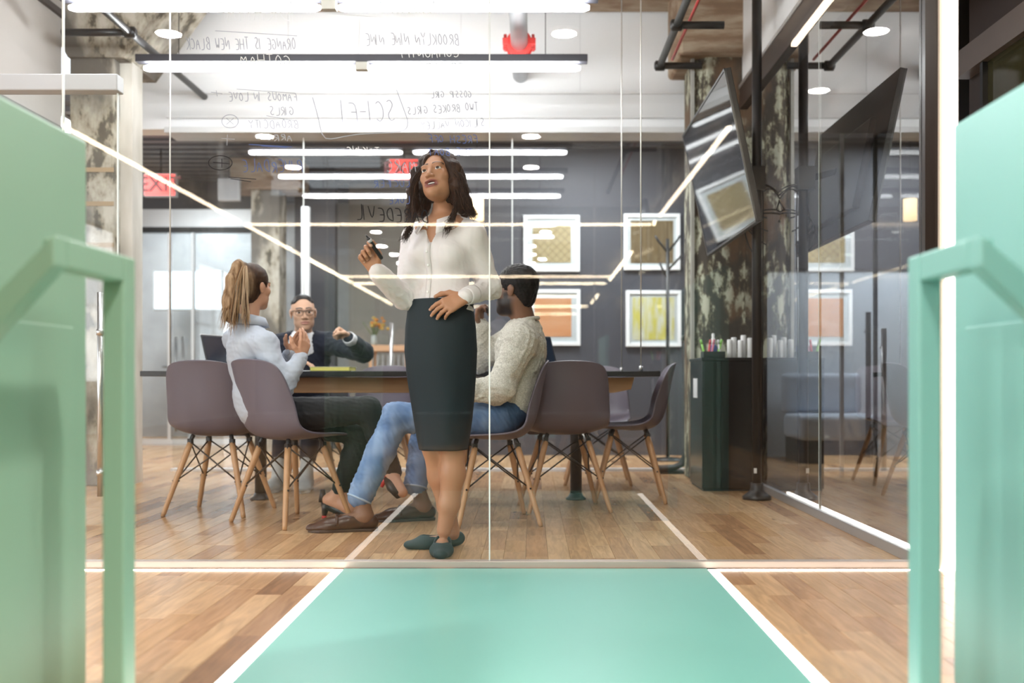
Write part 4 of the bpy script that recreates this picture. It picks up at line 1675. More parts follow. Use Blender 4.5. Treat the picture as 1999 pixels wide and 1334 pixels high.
    Bl.cone(nb + up * .012, nb + up * .12 - lat * .01, .050, .054, .004, 's')
    Bl.plane(-up, (0, 0, 1.005))
    v, q = surface(Bl, .0048)
    elb = np.minimum(np.linalg.norm(v - elR, axis=1), np.linalg.norm(v - elL, axis=1))
    mask = .45 + np.clip(1 - elb / .14, 0, 1) * 1.4 + np.clip((1.14 - v[:, 2]) / .10, 0, 1) * .5
    v = folds(v, q, .0050, 34, 4, (.3, .2, 1.), mask)
    v = folds(v, q, .0022, 125, 14, (.5, .2, 1.), mask)
    BLOUSE = mat('white_cotton', (.76, .71, .715), .75, bump=(380, .06, (1, 1, 1)))
    sh = skin_object('blouse', v, q, BLOUSE, p)
    tree = BVHTree.FromPolygons([tuple(a) for a in v], [tuple(a) for a in q])

    def on_front(x_off, z, push=.0015):
        o = Vector(rib + lat * x_off + fac * .4)
        o.z = z
        h_ = tree.ray_cast(o, Vector(-fac))
        return (h_[0] + Vector(fac) * push) if h_[0] else None
    rows = []
    for i in range(40):
        z = 1.30 - i * .0072
        r_ = [on_front(-.016 + xo, z, .0022) for xo in (-.012, 0, .012)]
        if all(r_):
            rows.append(r_)
    vs, fs = [], []
    for r_ in rows:
        vs += r_
    for i in range(len(rows) - 1):
        for k in range(2):
            fs.append((i * 3 + k, i * 3 + k + 1, i * 3 + k + 4, i * 3 + k + 3))
    pk = put('placket', MB().add(vs, fs, True), BLOUSE, sh)
    md = pk.modifiers.new('t', 'SOLIDIFY')
    md.thickness = .0025
    md.offset = 0
    for k, z in enumerate((1.245, 1.19, 1.135, 1.08, 1.03)):
        c_ = on_front(-.016, z, .004)
        if c_:
            put('button', MB().lathe([(.0055, 0), (.0055, .002), (.003, .0028)], c_, 12, fac), mat('pearl_button', (.80, .78, .74), .25), sh)
    # collar: stand and turned-down leaf, open at the throat
    vs, fs = [], []
    nn = 41
    for i in range(nn):
        a = math.radians(-158 + 316 * i / (nn - 1))       # 0 = nape
        e = abs(a) / math.radians(158)
        dr = -fac * math.cos(a) + lat * math.sin(a)
        drop = .085 * max(0, e - .35) ** 1.25
        c_ = nb + up * (.016 - drop) + fac * (.008 + .050 * e * e)
        wd = 1.0 + .12 * e
        vs.append(c_ + dr * .052 * wd - up * .012)
        vs.append(c_ + dr * .056 * wd + up * .022)
        vs.append(c_ + dr * .062 * wd + up * .021)
        vs.append(c_ + dr * (.082 + .020 * e) * wd - up * (.022 + .020 * e * e))
    for i in range(nn - 1):
        for k in range(3):
            a = i * 4 + k
            fs.append((a, a + 4, a + 5, a + 1))
    co = put('collar', MB().add(vs, fs, True), BLOUSE, sh)
    md = co.modifiers.new('t', 'SOLIDIFY')
    md.thickness = .003
    for w_, e_ in ((wrR, elR), (wrL, elL)):
        d_ = unit(e_ - w_)
        put('cuff', MB().tube([w_ + d_ * .004, w_ + d_ * .012, w_ + d_ * .05, w_ + d_ * .062], [.0345, .0365, .0395, .0385], 24, False), BLOUSE, sh).modifiers.new('t', 'SOLIDIFY').thickness = .004
    # skirt
    SK = mat('dark_wool', (.012, .020, .025), .62, spec=.25, bump=(300, .08, (1, 1, 1)))
    rings = []
    for py, l_, r_, dp in ((586, 799, 923, .83), (590, 797, 925, .83), (606, 796, 924, .83), (609, 795, 925, .83), (640, 791, 929, .84), (685, 789, 932, .84), (730, 792, 931, .82),
                           (775, 799, 928, .82), (820, 808, 922, .92), (860, 816, 915, 1.02), (874, 819, 912, 1.06), (878, 820, 911, 1.06), (877, 826, 905, 1.0)):
        s_ = FPX / 4.15
        c_ = P((l_ + r_) / 2, py, 4.155)
        a_ = (r_ - l_) / 2 / s_
        rings.append((c_, lat * a_ * 1.02, fac * a_ * dp))

    def crease(p_, i, a):
        k = i / 12
        return p_ + Vector(fac) * (.0065 * math.sin(a * 5 + k * 5) * k) + Vector(lat) * (.0025 * math.sin(a * 7 - k * 9) * k)
    loft('skirt', rings, SK, p, 64, True, True, crease)
    # ballet flats
    SHOE = mat('dark_suede', (.010, .022, .024), .7)
    for hl, to in ((hA, tA), (hB, tB)):
        G = Field()
        hl, to = v3(hl), v3(to)
        d_ = unit(to - hl)
        G.cone(hl + (0, 0, .034), hl + (to - hl) * .64 + (0, 0, .024), .038, .045, .02, 'u', ((0, 0, 1), .85))
        G.cone(hl + (to - hl) * .64 + (0, 0, .024), hl + (to - hl) * .97 + (0, 0, .020), .046, .030, .02, 'u', ((0, 0, 1), .62))
        G.ell(hl + (to - hl) * .34 + (0, 0, .070), (.036, .088, .042), .006, np.stack([np.cross(d_, (0, 0, 1)), d_, np.array((0., 0, 1))]), 's')
        G.plane((0, 0, -1), (0, 0, 0))
        v, q = surface(G, .004)
        so = skin_object('shoe', v, q, SHOE, p)
    # hair: cap, side masses, loose wavy locks
    Hh = Field()
    Hh.ell(L(0, -.022, .034), [.083, .102, .090], .02, R)
    Hh.ell(L(0, -.045, -.03), [.076, .068, .088], .03, R)
    Lm = [L(-.066, .005, .060), P(811, 335, 4.15), P(806, 372, 4.15), P(808, 405, 4.14), P(802, 436, 4.11)]
    Rm = [L(.055, .035, .078), P(886, 328, 4.08), P(894, 362, 4.08), P(900, 392, 4.09), P(905, 412, 4.10)]
    Hh.chain(Lm, [.018, .018, .024, .026, .012], .02)
    Hh.chain(Rm, [.020, .026, .032, .034, .020], .025)
    Hh.cone(P(888, 350, 4.19), P(900, 410, 4.20), .045, .038, .03)
    Hh.cone(P(834, 350, 4.22), P(824, 412, 4.22), .04, .032, .03)
    Hh.ell(L(-.006, .092, -.036), [.064, .080, .104], .008, R, 's')
    Hh.ell(L(-.008, .112, .030), [.052, .078, .060], .008, R, 's')
    v, q = surface(Hh, .0036)
    v = folds(v, q, .0050, 60, 9, (1, .6, .15))
    v = folds(v, q, .0022, 170, 19, (1, .6, .1))
    HC = [(.017, .008, .005), (.026, .012, .008), (.044, .020, .012)]
    part1 = (v, q, mixcol(v, HC[0], HC[2], 120, 2, (1, 1, .12)))
    paths = []
    for t_ in (L(.014, -.02, .122), L(.014, .02, .118), L(.012, .050, .104)):
        paths.append([t_, L(.062, .02, .088), P(893, 332, 4.055), P(903, 370, 4.045), P(912, 402, 4.05), P(922, 424, 4.05)])
        paths.append([t_, L(.080, -.01, .060), P(902, 345, 4.10), P(911, 385, 4.11), P(917, 414, 4.10)])
        paths.append([t_, L(-.062, .0, .075), P(809, 340, 4.13), P(803, 382, 4.12), P(804, 420, 4.09), P(792, 450, 4.06)])
    part2 = strands(paths, (.008, .020), 420, .0021, HC, 5, .012, 15)
    loose = [[P(888, 370, 4.05), P(891, 402, 4.04), P(882, 430, 4.03), P(868, 456, 4.02)],
             [P(806, 390, 4.10), P(808, 425, 4.06), P(798, 450, 4.04), P(786, 474, 4.05)],
             [P(905, 380, 4.05), P(918, 406, 4.05), P(927, 424, 4.06)]]
    part3 = strands(loose, (.005, .017), 230, .0015, HC, 8, .014, 17)
    v, q, c_ = join(part1, part2, part3)
    skin_object('hair', v, q, HAIR, p, None, c_)
    # marker in the raised hand
    t = thing('marker_pen', 'black whiteboard marker held in the raised hand at the glass', 'marker', P(715, 470, 3.9))
    a_, b_ = Vector(P(703, 453, 3.88)), Vector(P(729, 491, 3.90))
    a_ = Vector(hR[0]) * .5 + Vector(hR[4]) * .5
    ax_ = (Vector(P(700, 449, 3.862)) - Vector(P(729, 492, 3.91))).normalized()
    put('barrel', MB().tube([a_ - ax_ * .075, a_ - ax_ * .07, a_ + ax_ * .022, a_ + ax_ * .03], [.006, .0085, .0085, .006], 14), BLACK, t)
    put('nib', MB().tube([a_ + ax_ * .03, a_ + ax_ * .042], [.004, .002], 8), BLACK, t)
    put('ring', MB().tube([a_ + ax_ * .008, a_ + ax_ * .02], .0088, 14), mat('marker_grey', (.5, .5, .52), .4), t)
    return p


build_standing()


def arm_cuff(parent, w_, e_, r, m):
    d_ = unit(v3(e_) - v3(w_))
    o = put('cuff', MB().tube([w_ + d_ * .0, w_ + d_ * .008, w_ + d_ * .045, w_ + d_ * .055], [r * .93, r, r * 1.06, r * 1.0], 22, False), m, parent)
    o.modifiers.new('t', 'SOLIDIFY').thickness = .004
    return o


def shoe_field(hl, to, wide=.046, tall=.06, op=True):
    G = Field()
    hl, to = v3(hl), v3(to)
    d = to - hl
    dn = unit(d)
    Rr = np.stack([np.cross(dn, (0, 0, 1)), dn, np.array((0., 0, 1))])
    G.cone(hl + (0, 0, .042), hl + d * .40 + (0, 0, .046), .036, .040, .02)
    G.cone(hl + d * .40 + (0, 0, .044), hl + d * .70 + (0, 0, .030), .041, wide, .03, 'u', ((0, 0, 1), .80))
    G.cone(hl + d * .70 + (0, 0, .028), hl + d * .95 + (0, 0, .020), wide, .034, .03, 'u', ((0, 0, 1), .62))
    if op:
        G.ell(hl + d * .22 + (0, 0, tall + .045), (.031, .085, .055), .006, Rr, 's')
    G.plane((0, 0, -1), (0, 0, .012))
    return G


def sole(parent, hl, to, m, th=.014, wide=.05):
    hl, to = v3(hl), v3(to)
    d = to - hl
    n = unit(np.cross(d, (0, 0, 1)))
    prof = [(-.12, .010), (-.10, .028), (0, .038), (.25, .034), (.5, .042), (.7, wide), (.85, wide * .9), (.97, wide * .55), (1.03, .008)]
    pts = [hl + d * t + n * w for t, w in prof] + [hl + d * t - n * w for t, w in prof[::-1]]
    return put('sole', MB().prism([(q[0], q[1]) for q in pts], 2, 0, th), m, parent, .003)


# ------------------------------------------------------------------ 2. seated with a ponytail, pale shirt, black trousers
def build_ponytail():
    up = np.array((0, 0, 1.))
    base = (-1.25, 5.05, 0)
    hc = v3(P(495, 561, 5.08))
    R = frame((.50, .86, .05))
    HS = .97
    fac = unit((.88, .47, 0))
    lat = unit((.47, -.88, 0))
    RT = np.stack([lat, fac, up])
    nb = v3(P(484, 636, 5.04))
    shR, shL = v3(P(517, 672, 4.93)), v3(P(460, 664, 5.23))
    elR, wrR = v3(P(553, 757, 4.86)), v3(P(587, 700, 4.93))
    elL, wrL = v3(P(535, 745, 5.25)), v3(P(566, 693, 5.08))
    chest, belly, pelv = v3(P(486, 700, 5.07)), v3(P(497, 775, 5.05)), v3(P(534, 806, 5.06))
    T = Field()
    T.ell(chest, (.150, .100, .15), .03, RT)
    T.ell(chest + up * .07 - fac * .02, (.145, .075, .07), .04, RT)
    T.ell(belly, (.135, .10, .13), .05, RT)
    T.ell(pelv, (.178, .142, .10), .05, RT)
    for sx in (-1, 1):
        T.ell(chest + lat * sx * .065 + fac * .065 - up * .01, (.055, .055, .06), .035, RT)
    for sh in (shR, shL):
        T.cone(nb - up * .02, sh, .045, .052, .04)
    T.chain([shR, elR, wrR], [.056, .044, .030], .03)
    T.chain([shL, elL, wrL], [.056, .044, .030], .03)
    Tr = Field()
    hipR, hipL = v3(P(545, 812, 4.96)), v3(P(545, 815, 5.14))
    knR, knL = v3(P(718, 800, 4.98)), v3(P(708, 845, 5.14))
    anR, anL = v3(P(768, 922, 5.06)), v3(P(664, 958, 5.18))
    Tr.ell(pelv, (.165, .13, .10), .04, RT)
    Tr.chain([hipR, knR], [.090, .064], .04)
    Tr.chain([hipL, knL], [.090, .064], .04)
    Tr.chain([knR, (knR * .6 + anR * .4), anR], [.062, .058, .040], .02)
    Tr.chain([knL, (knL * .6 + anL * .4), anL], [.062, .060, .042], .02)
    F = T.grown(-.010)
    for q in Tr.grown(-.010).p:
        F.p.append(q)
    L = head(F, hc, R, HS, .93)
    F.cone(L(0, -.022, -.055), nb, .048, .052, .025)
    hR = hand_to(F, wrR, (.22, .10, .95), (-.75, .6, .1), (-.4, -.5, .4), s=.93, curl=[(12, 18, 10), (15, 20, 12), (18, 22, 14), (22, 25, 15)])
    hL = hand_to(F, wrL, (.52, -.10, .82), (.55, -.75, .1), (-.3, .2, .9), s=.93, curl=[(12, 18, 10), (15, 20, 12), (18, 22, 14), (22, 25, 15)])
    # ankle and foot in the high heeled sandal
    hl, to = v3(P(640, 985, 5.18)), v3(P(722, 1008, 5.14))
    to[2] = .02
    hl[2] = .095
    F.cone(anL, hl + (to - hl) * .12 + up * .02, .033, .034, .02)
    F.cone(hl, hl + (to - hl) * .55, .030, .034, .02)
    F.cone(hl + (to - hl) * .55, to, .035, .022, .02, 'u', (up, .6))
    F.cone(anL, hl + (to - hl) * .5, .028, .030, .03)
    f2a, f2b = v3(P(766, 930, 5.05)), v3(P(786, 962, 4.98))
    F.cone(anR, f2a, .033, .032, .02)
    F.cone(f2a, f2b, .030, .026, .02)
    fine = [(hc - .13, hc + .13, .0035)]
    fine.append((*box_of(hR + hL + [wrR, wrL], .03), .0034))
    V, Q = surface(F, .0075, fine)
    col = face_tone(V, hc, R, HS, (.58, .31, .20), (.50, .18, .15), (.10, .055, .03))
    p = skin_object('person', V, Q, SKIN, None, base, col)
    tag(p, 'person with a ponytail seated in pale blue shirt and black trousers, hands together', 'person')
    eyes(L, R, HS, p)
    SH = mat('pale_blue_cotton', (.47, .51, .59), .75, bump=(300, .06, (1, 1, 1)))
    Bl = T.grown(.007)
    Bl.cone(nb + up * .03, nb + up * .14, .050, .056, .004, 's')
    v, q = surface(Bl, .0062)
    el = np.minimum(np.linalg.norm(v - elR, axis=1), np.linalg.norm(v - elL, axis=1))
    v = folds(v, q, .0095, 26, 6, (.5, -.4, .7), .5 + np.clip(1 - el / .16, 0, 1) * 1.2)
    v = folds(v, q, .0042, 100, 16, (.5, -.4, .7), .5 + np.clip(1 - el / .16, 0, 1) * .8)
    sh = skin_object('shirt', v, q, SH, p)
    vs, fs, nn = [], [], 31
    for i in range(nn):
        a = math.radians(-165 + 330 * i / (nn - 1))
        e = abs(a) / math.radians(165)
        dr = -fac * math.cos(a) + lat * math.sin(a)
        c_ = nb + up * (.028 - .03 * max(0, e - .4)) + fac * .02 * e
        vs += [c_ + dr * .056 - up * .012, c_ + dr * .058 + up * .026, c_ + dr * .066 + up * .024, c_ + dr * .085 - up * .022]
    for i in range(nn - 1):
        for k in range(3):
            a = i * 4 + k
            fs.append((a, a + 4, a + 5, a + 1))
    co = put('collar', MB().add(vs, fs, True), SH, sh)
    co.modifiers.new('t', 'SOLIDIFY').thickness = .004
    arm_cuff(sh, wrR, elR, .037, SH)
    arm_cuff(sh, wrL, elL, .037, SH)
    v, q = surface(Tr.grown(.003), .0065)
    v = folds(v, q, .0030, 110, 3, (.8, .2, .3))
    skin_object('trousers', v, q, mat('black_denim', (.012, .012, .014), .7, spec=.3, bump=(260, .08, (1, 1, 1))), p)
    # watch
    d_ = unit(elL - wrL)
    w0 = wrL - d_ * .012
    wt = put('wristwatch', MB().tube([w0 - d_ * .008, w0 + d_ * .008], .0275, 20), BLACK, p)
    put('watch_face', MB().lathe([(.014, 0), (.014, .006)], w0 + unit((-.3, -.9, .2)) * .026, 16, (-.3, -.9, .2)), STEEL, wt)
    # sandal with a tall heel and ankle strap
    BL = mat('black_leather', (.012, .011, .011), .4)
    dd = to - hl
    n = unit(np.cross(dd, up))
    sd = put('sandal', MB().tube([hl - up * .028, hl + dd * .3 - up * .032, hl + dd * .6 - up * .030, v3((to[0], to[1], .012))], [.026, .026, .034, .028], 12), BL, p)
    hb = hl - unit(dd) * .012
    put('heel', MB().tube([hb - up * .02, hb - up * .055 - unit(dd) * .004, (hb[0] - .008, hb[1], .012)], [.026, .018, .012], 12), BL, sd)
    put('heel_tip', MB().tube([(hb[0] - .008, hb[1], 0), (hb[0] - .008, hb[1], .014)], .0125, 12), mat('red_leather', (.55, .02, .025), .4), sd)
    put('ankle_strap', MB().tube([anL + (.036 * math.cos(a), .036 * math.sin(a), -.004 * math.cos(a)) for a in np.linspace(0, math.tau, 21)], .006, 6), BL, sd)
    put('counter', MB().tube([hl - unit(dd) * .030 + up * .045, hl - unit(dd) * .030 - up * .02], [.012, .022], 10), BL, sd)
    sd2 = put('sandal', MB().tube([f2a - (.02, 0, .012), (f2a + f2b) / 2 - (.026, 0, .014), f2b - (.016, 0, .012)], [.026, .03, .024], 12), BL, p)
    put('heel', MB().tube([f2a - (.03, 0, .0), f2a - (.055, .0, .055)], [.02, .008], 10), mat('red_leather', (.55, .02, .025), .4), sd2)
    # hair
    Hh = Field()
    Hh.ell(L(0, -.020, .034), [.081, .100, .090], .02, R)
    Hh.ell(L(0, -.055, -.03), [.066, .052, .070], .03, R)
    Hh.ell(L(0, .100, -.034), [.090, .088, .110], .006, R, 's')
    for x in (-1, 1):
        Hh.ell(L(x * .085, .005, -.022), [.03, .030, .042], .006, R, 's')
    tie = v3(P(476, 526, 5.01))
    Hh.ell(tie, (.030, .030, .028), .02)
    tail = [tie, v3(P(466, 520, 4.985)), v3(P(455, 548, 4.96)), v3(P(449, 590, 4.95)), v3(P(445, 622, 4.94))]
    Hh.chain(tail, [.026, .030, .034, .038, .018], .02)
    v, q = surface(Hh, .005)
    v = folds(v, q, .0030, 70, 9, (1, .4, .1))
    HC = [(.055, .026, .014), (.10, .05, .025), (.24, .13, .06), (.42, .27, .15), (.50, .36, .24)]
    tl = np.clip((4.995 - v[:, 1]) / .03, 0, 1)[:, None]
    c1_ = mixcol(v, (.030, .015, .009), (.06, .03, .016), 90, 2)
    c2_ = mixcol(v, (.16, .085, .04), (.42, .28, .17), 130, 5, (1, 1, .12))
    part1 = (v, q, c1_ * (1 - tl) + c2_ * tl)
    tp = [[tie, P(470, 516, 4.98), P(452, 548, 4.945), P(443, 600, 4.93), P(432, 645, 4.92)],
          [tie, P(474, 518, 4.97), P(464, 550, 4.94), P(458, 600, 4.925), P(452, 650, 4.92)],
          [tie, P(478, 520, 4.97), P(478, 560, 4.945), P(476, 600, 4.93), P(480, 640, 4.93)]]
    part2 = strands(tp, (.008, .030), 330, .0024, HC[1:], 5, .006, 8)
    v, q, c_ = join(part1, part2)
    hr = skin_object('hair', v, q, HAIR, p, None, c_)
    put('hair_tie', MB().tube([tie + (.027 * math.cos(a), .012 * math.sin(a), .027 * math.sin(a)) for a in np.linspace(0, math.tau, 17)], .006, 6), BLACK, hr)
    return p


build_ponytail()


# ------------------------------------------------------------------ 3. across the table: glasses, navy sweater, raised fist
def build_glasses():
    up = np.array((0, 0, 1.))
    base = (-1.53, 6.75, 0)
    hc = v3(P(592, 611, 6.70))
    R = frame((.30, -.95, -.04), roll=-.06)
    HS = 1.06
    fac = unit((.10, -1, 0))
    lat = unit((1, .10, 0))
    RT = np.stack([lat, fac, up])
    nb = v3(P(592, 656, 6.80))
    shA, shB = v3(P(546, 674, 6.82)), v3(P(641, 670, 6.80))
    elA, wrA = v3(P(533, 742, 6.68)), v3(P(575, 733, 6.45))
    elB, wrB = v3(P(709, 688, 6.60)), v3(P(683, 662, 6.40))
    wrA[2] = max(wrA[2], .83)
    elA[2] = max(elA[2], .82)
    chest, belly, pelv = v3(P(593, 695, 6.84)), v3(P(593, 750, 6.84)), v3(P(593, 785, 6.85))
    T = Field()
    T.ell(chest, (.175, .115, .17), .03, RT)
    T.ell(chest + up * .08, (.17, .085, .07), .04, RT)
    T.ell(belly, (.16, .115, .15), .05, RT)
    T.ell(pelv, (.175, .13, .11), .05, RT)
    for sh in (shA, shB):
        T.cone(nb - up * .02, sh, .05, .062, .04)
    T.chain([shA, elA, wrA], [.066, .052, .034], .03)
    T.chain([shB, elB, wrB], [.066, .054, .036], .03)
    Tr = Field()
    Tr.ell(pelv, (.175, .135, .11), .04, RT)
    for hx, kx, ax_ in ((560, 556, 547), (622, 614, 601)):
        h_, k_, a_ = v3(P(hx, 800, 6.82)), v3(P(kx, 812, 6.44)), v3(P(ax_, 893, 6.56))
        Tr.chain([h_, k_], [.092, .07], .04)
        Tr.chain([k_, a_], [.068, .052], .02)
    F = T.grown(-.012)
    for q in Tr.grown(-.012).p:
        F.p.append(q)
    L = head(F, hc, R, HS, 1.08, 0.0, .98)
    F.cone(L(0, -.02, -.055), nb, .056, .060, .025)
    hB = hand_to(F, wrB, (-.80, -.30, .50), (-.25, -.75, -.55), (-.2, -.4, .8), s=1.08,
                 curl=[(75, 95, 60), (78, 95, 60), (80, 95, 60), (82, 92, 55)], thumb=((.7, .5, .5), (.8, -.1, .6), (.5, -.6, .6)))
    hA = hand_to(F, wrA, (.95, -.3, -.02), (0, -.1, -1), (0, -1, 0), s=1.05)
    V, Q = surface(F, .0085, [(hc - .145, hc + .145, .0036), (*box_of(hB + [wrB], .03), .004)])
    col = face_tone(V, hc, R, HS, (.60, .365, .25), (.46, .22, .175), (.022, .016, .013), stubble=(.16, (.13, .085, .065)), scalp=(.062, (.10, .075, .062)))
    p = skin_object('person', V, Q, SKIN, None, base, col)
    tag(p, 'person with glasses in dark navy sweater seated across the table, one fist raised', 'person')
    eyes(L, R, HS, p, (.1, 1, -.06), .0118)
    NV = mat('navy_knit', (.018, .021, .034), .85, spec=.2, sheen=.1, bump=(220, .15, (1, 1, 1)))
    Bl = T.grown(.010)
    Bl.cone(nb + fac * .075 + up * .035, chest + fac * .13 + up * .0, .082, .012, .004, 's', (fac, 2.2))
    Bl.cone(nb + up * .015, nb + up * .14, .074, .08, .004, 's')
    v, q = surface(Bl, .0085)
    v = folds(v, q, .007, 24, 8, (.4, .3, .8))
    v = folds(v, q, .004, 85, 18, (.4, .3, .8))
    sw = skin_object('sweater', v, q, NV, p)
    WS = mat('white_shirt_cotton', (.82, .83, .86), .75)
    v, q = surface(Field().ell(nb - up * .05 + fac * .018, (.080, .085, .11), .02, RT).ell(chest + up * .05 + fac * .04, (.12, .092, .12), .04, RT)
                   .cone(nb + up * .02, nb + up * .16, .060, .064, .004, 's').ell(nb + fac * .11 + up * .05, (.026, .08, .07), .006, RT, 's'), .007)
    skin_object('shirt', v, q, WS, p)
    arm_cuff(p, wrB - unit(elB - wrB) * .030, elB, .0425, WS).name = 'shirt_cuff'
    v, q = surface(Tr.grown(.004), .0095)
    skin_object('trousers', v, q, mat('navy_trousers', (.014, .018, .032), .75), p)
    # cropped hair
    Hh = Field()
    Hh.ell(L(0, -.020, .034), [s_ * HS for s_ in (.0756, .0956, .0848)], .02, R)
    Hh.ell(L(0, .110, .006), [s_ * HS for s_ in (.085, .100, .095)], .010, R, 's')
    Hh.ell(L(0, .02, -.075), [s_ * HS for s_ in (.12, .14, .075)], .010, R, 's')
    Hh.ell(L(0, .0, -.050), [s_ * HS for s_ in (.14, .16, .116)], .012, R, 's')
    v, q = surface(Hh, .005)
    v = folds(v, q, .0015, 160, 3)
    skin_object('hair', v, q, HAIR, p, None, mixcol(v, (.012, .010, .010), (.030, .024, .021), 150))
    # glasses
    GF = mat('glasses_frame', (.015, .010, .009), .3)
    gl = put('eyeglasses', MB().tube([L(x, .097 - .9 * x * x * 4, .012) for x in np.linspace(-.058, .058, 13)], .0022, 6), GF, p)
    for sx in (-1, 1):
        rim = [L(sx * .032 + .0245 * math.cos(a), .0955 - .9 * (.032 + sx * .0245 * math.cos(a)) ** 2 * 3, -.003 + .0175 * math.sin(a)) for a in np.linspace(0, math.tau, 25)]
        put('rim', MB().tube(rim, .0017, 6), GF, gl)
        put('temple_arm', MB().tube([L(sx * .058, .085, .012), L(sx * .072, .05, .012), L(sx * .079, -.008, .010), L(sx * .079, -.025, -.004)], .0022, 6), GF, gl)
    put('bridge', MB().tube([L(-.010, .096, .003), L(0, .099, .006), L(.010, .096, .003)], .0020, 6), GF, gl)
    # sneakers
    SN = mat('pale_grey_canvas', (.52, .54, .53), .7, bump=(120, .1, (1, 1, 1)))
    for ax_ in (547, 601):
        hl = v3(P(ax_, 950, 6.56))
        hl[2] = 0
        to = hl + (.01 if ax_ > 570 else -.02, -.27, 0)
        G = shoe_field(hl, to, .050, .075, False)
        G.cone(hl + (0, -.045, .06), hl + (0, -.035, .185), .046, .042, .03)
        v, q = surface(G, .006)
        so = skin_object('sneaker', v, q, SN, p)
        sole(so, hl, to, mat('white_rubber', (.72, .72, .70), .6), .022, .05)
        for k in range(4):
            c_ = hl + (to - hl) * (.42 + .07 * k) + up * (.083 - .011 * k)
            put('lace', MB().tube([c_ - (.024, 0, .006), c_ + (0, 0, .004), c_ + (.024, 0, -.006)], .004, 6), mat('lace_white', (.75, .75, .74), .8), so)
    return p


build_glasses()


# ------------------------------------------------------------------ 4. seated in the cream sweater and jeans
def build_sweater():
    up = np.array((0, 0, 1.))
    base = (-.18, 5.06, 0)
    hc = v3(P(1004, 567, 5.06))
    R = frame((-.90, .38, .02))
    HS = 1.04
    fac = unit((-.985, .17, 0))
    lat = unit((-.17, -.985, 0))
    RT = np.stack([lat, fac, up])
    nb = v3(P(1024, 634, 5.08))
    shL, shR = v3(P(1016, 670, 4.92)), v3(P(1002, 664, 5.26))
    elL, wrL = v3(P(976, 757, 4.83)), v3(P(905, 768, 4.82))
    elR, wrR = v3(P(930, 705, 5.28)), v3(P(938, 640, 5.20))
    chest, belly, pelv = v3(P(1016, 695, 5.09)), v3(P(1003, 765, 5.08)), v3(P(988, 806, 5.07))
    T = Field()
    T.ell(chest, (.175, .118, .17), .03, RT)
    T.ell(chest + up * .075 - fac * .02, (.17, .090, .075), .04, RT)
    T.ell(belly, (.165, .122, .14), .05, RT)
    T.ell(pelv + up * .02, (.17, .135, .085), .05, RT)
    for sh in (shL, shR):
        T.cone(nb - up * .025, sh, .055, .064, .045)
    T.chain([shL, elL, wrL], [.070, .058, .044], .03)
    T.chain([shR, elR, wrR], [.066, .054, .040], .03)
    Tr = Field()
    hipL, hipR = v3(P(978, 815, 4.95)), v3(P(975, 815, 5.18))
    knL, anL = v3(P(774, 815, 4.85)), v3(P(704, 968, 4.76))
    knR, anR = v3(P(835, 808, 5.20)), v3(P(812, 945, 5.10))
    Tr.ell(pelv, (.172, .135, .095), .04, RT)
    Tr.chain([hipL, knL], [.094, .070], .04)
    Tr.chain([hipR, knR], [.094, .070], .04)
    Tr.chain([knL, knL * .55 + anL * .45, anL], [.068, .066, .058], .02)
    Tr.chain([knR, knR * .55 + anR * .45, anR], [.068, .066, .058], .02)
    F = T.grown(-.012)
    for q in Tr.grown(-.014).p:
        F.p.append(q)
    L = head(F, hc, R, HS, 1.05, 0, 1.0)
    # beard gives the jaw some volume
    F.ell(L(0, .050, -.098), [s_ * HS for s_ in (.034, .034, .026)], .025, R)
    F.cone(L(0, -.022, -.055), nb, .058, .062, .025)
    hR = hand_to(F, wrR, (-.05, -.1, 1), (.85, -.3, .1), (.1, -.9, .2), s=1.05, curl=[(55, 70, 40), (62, 75, 45), (66, 78, 45), (68, 75, 40)])
    hL = hand_to(F, wrL, (-.95, .2, -.05), (.1, .2, -1), (0, 1, 0), s=1.02)
    hA, tA = v3((-.765, 4.755, 0)), v3((-1.045, 4.70, 0))
    hB, tB = v3((-.525, 5.115, 0)), v3((-.785, 5.05, 0))
    F.chain([anL, hA + (tA - hA) * .10 + up * .075], [.040, .038], .02)
    F.chain([anR, hB + (tB - hB) * .10 + up * .075], [.040, .038], .02)
    for a, b in ((hA, tA), (hB, tB)):
        F.cone(a + (b - a) * .1 + up * .06, a + (b - a) * .5 + up * .045, .036, .034, .03)
    V, Q = surface(F, .0075, [(hc - .14, hc + .14, .0036), (*box_of(hR + [wrR], .03), .0036)])
    col = face_tone(V, hc, R, HS, (.20, .098, .058), (.16, .06, .05), (.012, .009, .008), stubble=(.95, (.010, .008, .008)), scalp=(.030, (.012, .010, .010)))
    p = skin_object('person', V, Q, SKIN, None, base, col)
    tag(p, 'person with short beard seated in cream knitted sweater and blue jeans, hand at chin', 'person')
    eyes(L, R, HS, p)
    KN = mat('heather_knit', (.64, .61, .54), .95, spec=.15, vary=(150, .14, (.44, .42, .36), (1, 1, 1)), bump=(230, .35, (1, 1, .6)))
    Bl = T.grown(.012)
    Bl.cone(nb + up * .025, nb + up * .16, .064, .07, .004, 's')
    Bl.plane(-up, pelv - up * .085)
    v, q = surface(Bl, .0065)
    el = np.minimum(np.linalg.norm(v - elL, axis=1), np.linalg.norm(v - elR, axis=1))
    v = folds(v, q, .010, 21, 6, (.45, -.3, .8), .55 + np.clip(1 - el / .18, 0, 1) * .9 + np.clip((.80 - v[:, 2]) / .1, 0, 1) * .7)
    v = folds(v, q, .0055, 80, 26, (.45, -.3, .8))
    sw = skin_object('sweater', v, q, KN, p)
    put('neck_band', MB().tube([nb + up * .022 - fac * .004 + (lat * math.cos(a) * .064 + fac * math.sin(a) * .066) + up * (-.012 * math.sin(a)) for a in np.linspace(0, math.tau, 33)], .010, 8), KN, sw)
    arm_cuff(sw, wrL, elL, .044, KN)
